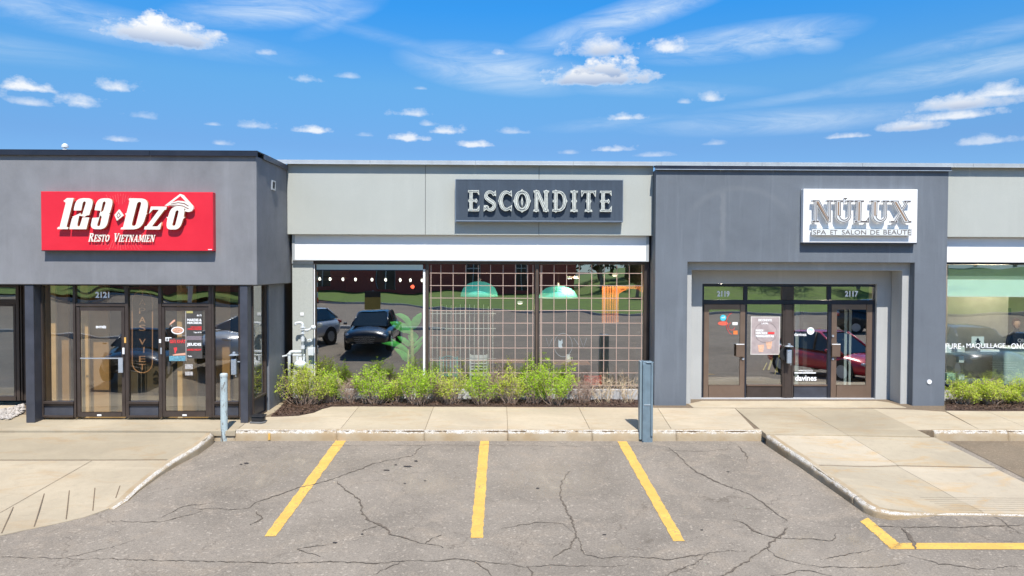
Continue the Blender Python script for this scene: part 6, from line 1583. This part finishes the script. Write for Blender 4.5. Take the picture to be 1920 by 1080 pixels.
# ------------------------------------------------------------------ inside the middle shop
YI = 18.0
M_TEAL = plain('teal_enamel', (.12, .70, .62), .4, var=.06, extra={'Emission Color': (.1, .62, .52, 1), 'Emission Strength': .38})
def pendant(px, py, rpx, hpx, Y, label):
    c = P(px, py, Y); s_ = Y/FPX; t = thing('pendant_lamp', label, 'pendant lamp', c, 'teal dome lamps behind the gridded windows'); r = rpx*s_; h = hpx*s_
    MB().lathe([(r, 0), (r*.97, h*.22), (r*.85, h*.55), (r*.62, h*.82), (r*.3, h*.97), (.03, h)], 32, c).build('shade', M_TEAL, t, smooth=True)
    MB().lathe([(.03, h), (.035, h+.06), (.02, h+.08)], 12, c).build('cap', M_STEEL, t); MB().tube([c+Vector((0, 0, h+.08)), Vector((c.x, c.y, 3.6))], .006, 6).build('cord', M_DARK, t)
    return t
pendant(898.5, 555.5, 35, 28, 18.1, 'teal dome lamp seen through the middle gridded window')
pendant(1046.5, 559, 36.5, 23, 18.1, 'teal dome lamp seen through the right gridded window')
# bulb string
M_BULB = bpy.data.materials.new('lit_bulb'); M_BULB.use_nodes = True
M_BULB.node_tree.nodes['Principled BSDF'].inputs['Emission Color'].default_value = (1, .93, .82, 1); M_BULB.node_tree.nodes['Principled BSDF'].inputs['Emission Strength'].default_value = 2.5
t = thing('bulb_string', 'string of small white bulbs hanging across the first window', 'light string', P(690, 518, 17.8))
bx = [599.5, 619, 643, 666.5, 697.5, 723, 750.5, 769.5, 791.5]
cp = []
for i, x in enumerate(bx):
    c = P(x, 523+i*.35, 17.8); MB().lathe([(.012, -.038), (.028, -.015), (.030, .008), (.02, .03), (.012, .04)], 10, c).build('bulb', M_BULB, t, smooth=True)
    MB().lathe([(.014, .041), (.014, .075)], 8, c).build('socket', M_DARK, t); cp.append(c+Vector((0, 0, .08)))
    if i < len(bx)-1: n_ = P((x+bx[i+1])/2, 523+i*.35, 17.8); cp.append(n_+Vector((0, 0, .055)))
MB().tube(cp, .005, 5).build('cable', M_DARK, t)
c = P(773.5, 538, 18.6); t2 = thing('red_lamp', 'tiny glowing red lamp inside the first window', 'red lamp', c)
mr = bpy.data.materials.new('red_glow'); mr.use_nodes = True; mr.node_tree.nodes['Principled BSDF'].inputs['Base Color'].default_value = (.8, .05, .03, 1); mr.node_tree.nodes['Principled BSDF'].inputs['Emission Color'].default_value = (1, .1, .05, 1); mr.node_tree.nodes['Principled BSDF'].inputs['Emission Strength'].default_value = 3
MB().lathe([(.02, -.04), (.045, -.01), (.045, .02), (.02, .05)], 10, c).build('globe', mr, t2, smooth=True); MB().tube([c+Vector((0,0,.05)), Vector((c.x, c.y, 3.6))], .004, 5).build('cord', M_DARK, t2)
# banana plant
M_BAN = leafmat('banana_leaf', (.12, .85, .12), (.22, .85, .16), .45)
bpz = .32; Yb_ = 17.68; base_ = Vector((Xp(775, Yb_), Yb_, bpz)); t = thing('banana_plant', 'bright green banana plant behind the glass of the first window', 'plant', base_)
def banana_leaf(p0, p1, p2, w, seed):
    p0, p1, p2 = Vector(p0), Vector(p1), Vector(p2); mb = MB(); n = 12; rr = random.Random(seed); V = []
    for i in range(n+1):
        u = i/n; p = p0*(1-u)**2+p1*2*u*(1-u)+p2*u*u; d = (p1-p0)*(1-u)+(p2-p1)*u; d.normalize(); s_ = d.cross(Vector((.15, -1, .2))).normalized()
        ww = w*math.sin(math.pi*min(1, .06+u*.94))**.6*(.9+.2*rr.random()) if u < 1 else .005
        V += [p-s_*ww+Vector((0, .03, -.02)), p, p+s_*ww+Vector((0, .03, -.02))]
    mb.add(V, [(i*3+k, i*3+k+1, i*3+k+4, i*3+k+3) for i in range(n) for k in range(2)]); return mb.build('leaf', M_BAN, t, smooth=True)
def q(px, py, dy=0): return P(px, py, Yb_+dy)
MB().tube([base_, q(773, 660), q(772, 615)], [.06, .045, .03], 10).build('stem', plain('banana_stem', (.35, .42, .12), .6, var=.3, vscale=12), t, smooth=True)
MB().tube([base_+Vector((-.12, 0, 0)), q(765, 690), q(766, 655)], [.045, .035, .02], 8).build('stem', plain('banana_stem', (.35, .42, .12), .6), t, smooth=True)
for i, (a, b, c_, w_) in enumerate([((772,618),(765,590),(741,588),.07), ((773,615),(779,600),(790,586),.10), ((772,622),(758,612),(731,603),.11), ((768,648),(762,638),(745,630),.07), ((771,640),(776,628),(774,622),.12),
        ((765,660),(752,640),(716,643),.06), ((766,662),(757,652),(733,634),.05), ((764,672),(758,662),(738,652),.07), ((767,668),(780,655),(792,640),.05), ((765,676),(760,668),(750,660),.08), ((771,650),(786,640),(794,628),.045)]):
    banana_leaf(q(*a), q(*b, -.06 if i % 2 else .05), q(*c_, -.05), w_, i)
MB().lathe([(.14, 0), (.17, .25), (.17, .28)], 16, base_).build('pot', plain('terracotta', (.4, .2, .1), .7), t)
# white lattice screen of upright rods
t = thing('rod_screen', 'white metal rod screen with uneven tops behind the middle gridded window', 'screen', P(868, 690, 18.0))
M_ROD = plain('pale_rod', (.72, .70, .66), .45, var=.05); rr = random.Random(4)
for i in range(14):
    x = 811+i*8.7; top = 571+rr.choice([0, 4, 8, 1]); MB().tube([P(x, top, YI), P(x, 720, YI)], .0085, 6).build('rod', M_ROD, t)
for y in (588, 616, 672): MB().tube([P(806, y, YI+.02), P(930, y, YI+.02)], .009, 6).build('rail', M_ROD, t)
# orange arch shelf
M_OR = plain('orange_wood', (.75, .27, .07), .5, var=.12, vscale=10)
t = thing('orange_arch', 'orange wooden arch with slatted side in the right gridded window', 'arch', P(1165, 600, 18.2))
for i in range(6): MB().pbox(1129+i*4.6, 1132+i*4.6, 537, 606, 18.2, .03).build('slat', M_OR, t)
MB().pbox(1156.5, 1160, 537, 604, 18.17, .06).build('post', M_OR, t); MB().pbox(1156.5, 1212, 537, 541.5, 18.16, .10).build('beam', M_OR, t)
pts = [(1158, 541.6)]+[(1158+54*k/12, 541.6+15*(1-math.sin(math.pi*(.08+.84*k/12)))) for k in range(13)]+[(1212, 541.6)]
flat_poly('arch_panel', pts, 18.2, .03, M_OR, t)
M_PANEL = plain('grey_panel', (.10, .10, .10), .7); MB().pbox(1193, 1207, 622, 724, 18.0, .03).build('dark_board', M_PANEL, t)
# chairs and tables: built at 1:1, fronts towards the window
def chair(name, label, px, topy, Y, mat, kind='slat', rz=0.0, seat=.45, width=.42):
    z = .32; c = Vector((Xp(px, Y, 680), Y, z)); t = thing(name, label, 'chair', c, rz=rz); ht = Zp(topy, Y, px)-z; w = width/2
    def L_(m, nm): 
        o = m.build(nm, mat, None); o.parent = t; return o
    for sx_ in (-1, 1):
        L_(MB().box(sx_*w-.018, sx_*w+.018, -.018, .018, 0, ht), 'leg'); L_(MB().box(sx_*w-.018, sx_*w+.018, .40, .436, 0, seat-.03), 'leg')
    L_(MB().box(-w-.02, w+.02, -.02, .44, seat-.028, seat), 'seat')
    if kind == 'slat':
        L_(MB().box(-w+.02, w-.02, -.012, .012, ht-.17, ht-.02), 'top_rail'); 
        for k in range(3): L_(MB().box(-w+.02, w-.02, -.01, .01, ht-.24-.07*k, ht-.21-.07*k), 'back_slat')
    else:
        pts = [Vector((w*math.cos(a_)*1.0, 0, ht-.12+.12*math.sin(a_))) for a_ in [math.pi*k/10 for k in range(11)]]; L_(MB().tube(pts, .016, 8), 'hoop')
        for k in range(4): L_(MB().box(-w*.6+k*w*.4-.01, -w*.6+k*w*.4+.01, -.008, .008, seat, ht-.03), 'spindle')
    return t
chair('white_chair', 'white wooden slat back chair behind the middle gridded window', 897.5, 664, 18.15, M_WHITE, width=.40)
chair('teal_chair', 'teal metal chair with a rounded back at the left of the middle window', 841, 668, 18.0, plain('teal_chair_paint', (.08, .40, .40), .4), 'hoop')
chair('brown_chair', 'brown wooden chair partly behind the teal chair', 842, 657, 18.5, plain('brown_wood', (.28, .13, .08), .5), width=.44)
chair('red_chair', 'low red chair seen through bare stems in the right gridded window', 1112, 703, 17.95, plain('red_chair_paint', (.75, .06, .04), .4), width=.38, seat=.30)
chair('grey_chair', 'dark chair behind the right gridded window post', 1030, 690, 18.6, M_DARK)
def table(label, px, Y, w, mat, h=.74):
    z = .32; c = Vector((Xp(px, Y, 680), Y, z)); t = thing('table', label, 'table', c)
    MB().box(c.x-w/2, c.x+w/2, Y-.35, Y+.35, z+h-.035, z+h).build('table_top', mat, t, bevel=.006); MB().lathe([(.03, .02), (.03, h-.036)], 12, (c.x, Y, z)).build('column', M_DARK, t); MB().lathe([(.24, 0), (.22, .02)], 20, (c.x, Y, z)).build('foot', M_DARK, t); return t
table('brown topped table beside the white chair', 935, 18.6, 1.3, plain('brown_wood', (.28, .13, .08), .5)); table('small brown table with white cups in the right gridded window', 1070, 18.25, .9, plain('brown_wood', (.28, .13, .08), .5))
c = Vector((Xp(1066, 18.1), 18.1, .32+.741)); t = thing('white_jug', 'white jug standing on the small brown table', 'jug', c); MB().lathe([(.05, 0), (.07, .05), (.055, .13), (.04, .17), (.05, .2)], 16, c).build('body', M_WHITE, t, smooth=True); MB().tube([c+Vector((.05,0,.15)), c+Vector((.1,0,.13)), c+Vector((.1,0,.07)), c+Vector((.06,0,.05))], .008, 6).build('handle', M_WHITE, t)
# inside the salon: white cabinet shapes and a seated customer's head at the frame edge
c = Vector((Xp(1897, 18.3), 18.3, .32)); t = thing('reception_counter', 'pale glossy reception counter in the salon window', 'counter', c)
MB().box(c.x-.28, c.x+.75, 18.1, 18.6, .32, 1.42).build('body', plain('pale_gloss', (.55, .62, .60), .25), t, bevel=.06, seg=3); MB().box(c.x-.32, c.x+.8, 18.05, 18.65, 1.421, 1.46).build('counter_top', M_WHITE, t, bevel=.01)
for i, (px, py0, py1, w_) in enumerate([(1768, 647, 662, 16), (1795, 650, 660, 14), (1838, 656, 660, 36), (1798, 668, 680, 9), (1776, 700, 712, 16), (1798, 702, 712, 10)]):
    c = P(px+3, (py0+py1)/2, 18.0); o = MB().pbox(px, px+w_, py0, py1, 18.0, .12).build('product_box', M_WHITE if i != 4 else plain('mint_box', (.4, .6, .5), .5)); tag(o, ['white carton with orange mark at the portal edge of the salon window', 'small white carton right of the corner carton', 'long flat white tray on the salon display', 'tall white bottle box under the display', 'mint box low in the salon window', 'small white box beside the mint box'][i], 'box', 'products in the salon window')
o = MB().box(Xp(1760, 18.0), Xp(1868, 18.0), 17.9, 18.3, Zp(664, 18.0, 1800), Zp(661, 18.0, 1800)).build('display_shelf', plain('shelf_grey', (.2, .22, .22), .5)); tag(o, 'thin grey display shelf carrying white cartons in the salon window', 'shelf')
o = MB().box(Xp(1760, 18.0), Xp(1868, 18.0), 17.9, 18.3, Zp(716, 18.0, 1800), Zp(713, 18.0, 1800)).build('display_shelf', plain('shelf_grey', (.2, .22, .22), .5)); tag(o, 'lower grey display shelf near the sill of the salon window', 'shelf')
# small lit ceiling lamps seen through the glass
def ceiling_lamp(x, y, z, power, label, col=(1, .86, .68)):
    t = thing('ceiling_lamp', label, 'ceiling lamp', (x, y, z), 'small lit ceiling lamps inside the shops')
    MB().lathe([(.07, 0), (.07, .05), (.05, .06)], 14, (x, y, z)).build('housing', M_WHITE, t)
    MB().lathe([(.05, -.012), (.05, -.002)], 12, (x, y, z)).build('lens', M_BULB, t)
    l = bpy.data.lights.new('ceiling_lamp_light', 'POINT'); l.energy = power; l.color = col; l.shadow_soft_size = .08
    o = bpy.data.objects.new('ceiling_lamp_light', l); COL.objects.link(o); o.parent = t; o.location = (0, 0, -.12)
ceiling_lamp(12.4, 18.5, 3.45, 38, 'lit ceiling lamp inside the salon window near the portal'); ceiling_lamp(Xp(1886, 18.0), 18.0, Zp(520, 18.0, 1886), 14, 'small lit ceiling spot behind the salon window blind')
ceiling_lamp(8.2, 18.9, 3.36, 40, 'lit ceiling lamp behind the right salon door'); ceiling_lamp(5.6, 19.0, 3.36, 25, 'lit ceiling lamp behind the left salon door')
ceiling_lamp(-8.6, 16.8, 2.9, 90, 'lit ceiling lamp inside the left restaurant door', (1, .93, .82)); ceiling_lamp(-6.0, 16.9, 2.9, 60, 'lit ceiling lamp inside the right restaurant door')
OC = (1, .62, .35)
ceiling_lamp(Xp(1068, 17.75), 17.75, Zp(522, 17.75, 1068), 22, 'small orange lit spot left of the pair above the right dome lamp', OC); ceiling_lamp(Xp(1081, 17.85), 17.85, Zp(521.5, 17.85, 1081), 10, 'small orange lit spot right of the pair above the right dome lamp', OC)
ceiling_lamp(Xp(1153, 17.8), 17.8, Zp(517, 17.8, 1153), 15, 'small orange lit spot above the slatted orange arch', OC); ceiling_lamp(Xp(975, 17.9), 17.9, Zp(569, 17.9, 975), 12, 'small lit spot low in the middle gridded window', OC)
# loose wooden sticks leaning behind the left salon doors
t = thing('wooden_sticks', 'bundle of pale wooden sticks leaning behind the glass below the mauve poster', 'sticks', P(1455, 700, 17.72))
M_STK = plain('pale_stick', (.75, .58, .18), .6)
for a_, b_ in (((1464, 656), (1453, 702)), ((1461.5, 660), (1457, 698)), ((1449, 672), (1442, 693)), ((1446, 674), (1440, 694)), ((1441, 668), (1450, 673)), ((1438, 680), (1431, 694))):
    MB().tube([P(*a_, 17.7), P(*b_, 17.7)], .010, 6).build('stick', M_STK, t)
# a customer standing at the counter, partly past the frame edge
def person():
    X = 13.22; Y = 19.0; z0 = .325; t = thing('person', 'person with brown hair and dark top standing at the salon counter', 'person', (X, Y, z0))
    V = [(0,0,.95),(0,0,1.15),(0,0,1.36),(0,-.01,1.47),(0,-.02,1.56),(-.19,0,1.38),(-.25,-.02,1.12),(-.22,-.22,1.02),(-.2,-.30,1.01),(.19,0,1.38),(.25,-.02,1.12),(.22,-.22,1.02),(.2,-.30,1.01),(-.1,0,.9),(-.11,-.01,.5),(-.11,.03,.08),(-.11,-.13,.04),(.1,0,.9),(.11,-.01,.5),(.11,.03,.08),(.11,-.13,.04)]
    E = [(0,1),(1,2),(2,3),(3,4),(2,5),(5,6),(6,7),(7,8),(2,9),(9,10),(10,11),(11,12),(0,13),(13,14),(14,15),(15,16),(0,17),(17,18),(18,19),(19,20)]
    Rr = [.15,.14,.14,.055,.055,.065,.05,.035,.03,.065,.05,.035,.03,.1,.065,.045,.035,.1,.065,.045,.035]
    me = bpy.data.meshes.new('body'); me.from_pydata(V, E, []); o = link('body', me, plain('dark_top_cloth', (.03, .03, .035), .85), t); o.location = (0, 0, 0)
    md = o.modifiers.new('k', 'SKIN'); o.modifiers.new('s', 'SUBSURF').render_levels = 1
    me.skin_vertices.new(name='') if not me.skin_vertices else None
    for i, r in enumerate(Rr): me.skin_vertices[0].data[i].radius = (r, r*.8)
    me.skin_vertices[0].data[0].use_root = True
    M_SK = plain('skin', (.55, .33, .23), .5, var=.04); bm = bmesh.new(); bmesh.ops.create_uvsphere(bm, u_segments=24, v_segments=18, radius=.1)
    for v in bm.verts:
        v.co.x *= .76; v.co.z *= 1.2; v.co.y *= .95
        if v.co.z < 0: v.co.x *= 1+v.co.z*2.2; v.co.y *= 1+v.co.z*.8
        if v.co.y < -.07 and abs(v.co.x) < .014 and -.035 < v.co.z < .02: v.co.y -= .02
    bm.transform(Matrix.Translation((0, -.015, 1.645))); m2 = bpy.data.meshes.new('head'); bm.to_mesh(m2); bm.free(); m2.polygons.foreach_set('use_smooth', [True]*len(m2.polygons)); h = link('head', m2, M_SK, t)
    b = Vector((X, Y, z0))
    for sx_ in (-1, 1):
        MB().lathe([(.003, -.008), (.011, 0), (.003, .008)], 10, b+Vector((sx_*.03, -.103, 1.65))).build('eye', M_DARK, h)
        MB().lathe([(.006, -.028), (.015, 0), (.006, .028)], 8, b+Vector((sx_*.078, -.01, 1.64))).build('ear', M_SK, h)
    MB().box(b.x-.022, b.x+.022, b.y-.098, b.y-.088, b.z+1.588, b.z+1.596).build('mouth', plain('lips', (.4, .12, .1), .5), h)
    bm = bmesh.new(); bmesh.ops.create_uvsphere(bm, u_segments=24, v_segments=16, radius=.112)
    for v in bm.verts:
        v.co.x *= .82; v.co.z *= 1.2
        if v.co.y < -.02 and v.co.z < .055: v.co.y = max(v.co.y, -.03)
    bm.transform(Matrix.Translation((0, .005, 1.665))); m3 = bpy.data.meshes.new('hair'); bm.to_mesh(m3); bm.free(); m3.polygons.foreach_set('use_smooth', [True]*len(m3.polygons)); link('hair', m3, plain('brown_hair', (.10, .045, .025), .7), t)
    for sx_ in (-1, 1):
        for k in range(5):
            a_ = b+Vector((sx_*.2+(k-2)*.018*(1 if k else 1.3), -.30, 1.01)); l_ = (.05, .07, .078, .072, .058)[k]
            MB().tube([a_, a_+Vector((0, -l_*.6, -.004)), a_+Vector((0, -l_, -.02))], [.010, .009, .006], 7).build('finger', M_SK, o, smooth=True)
person()
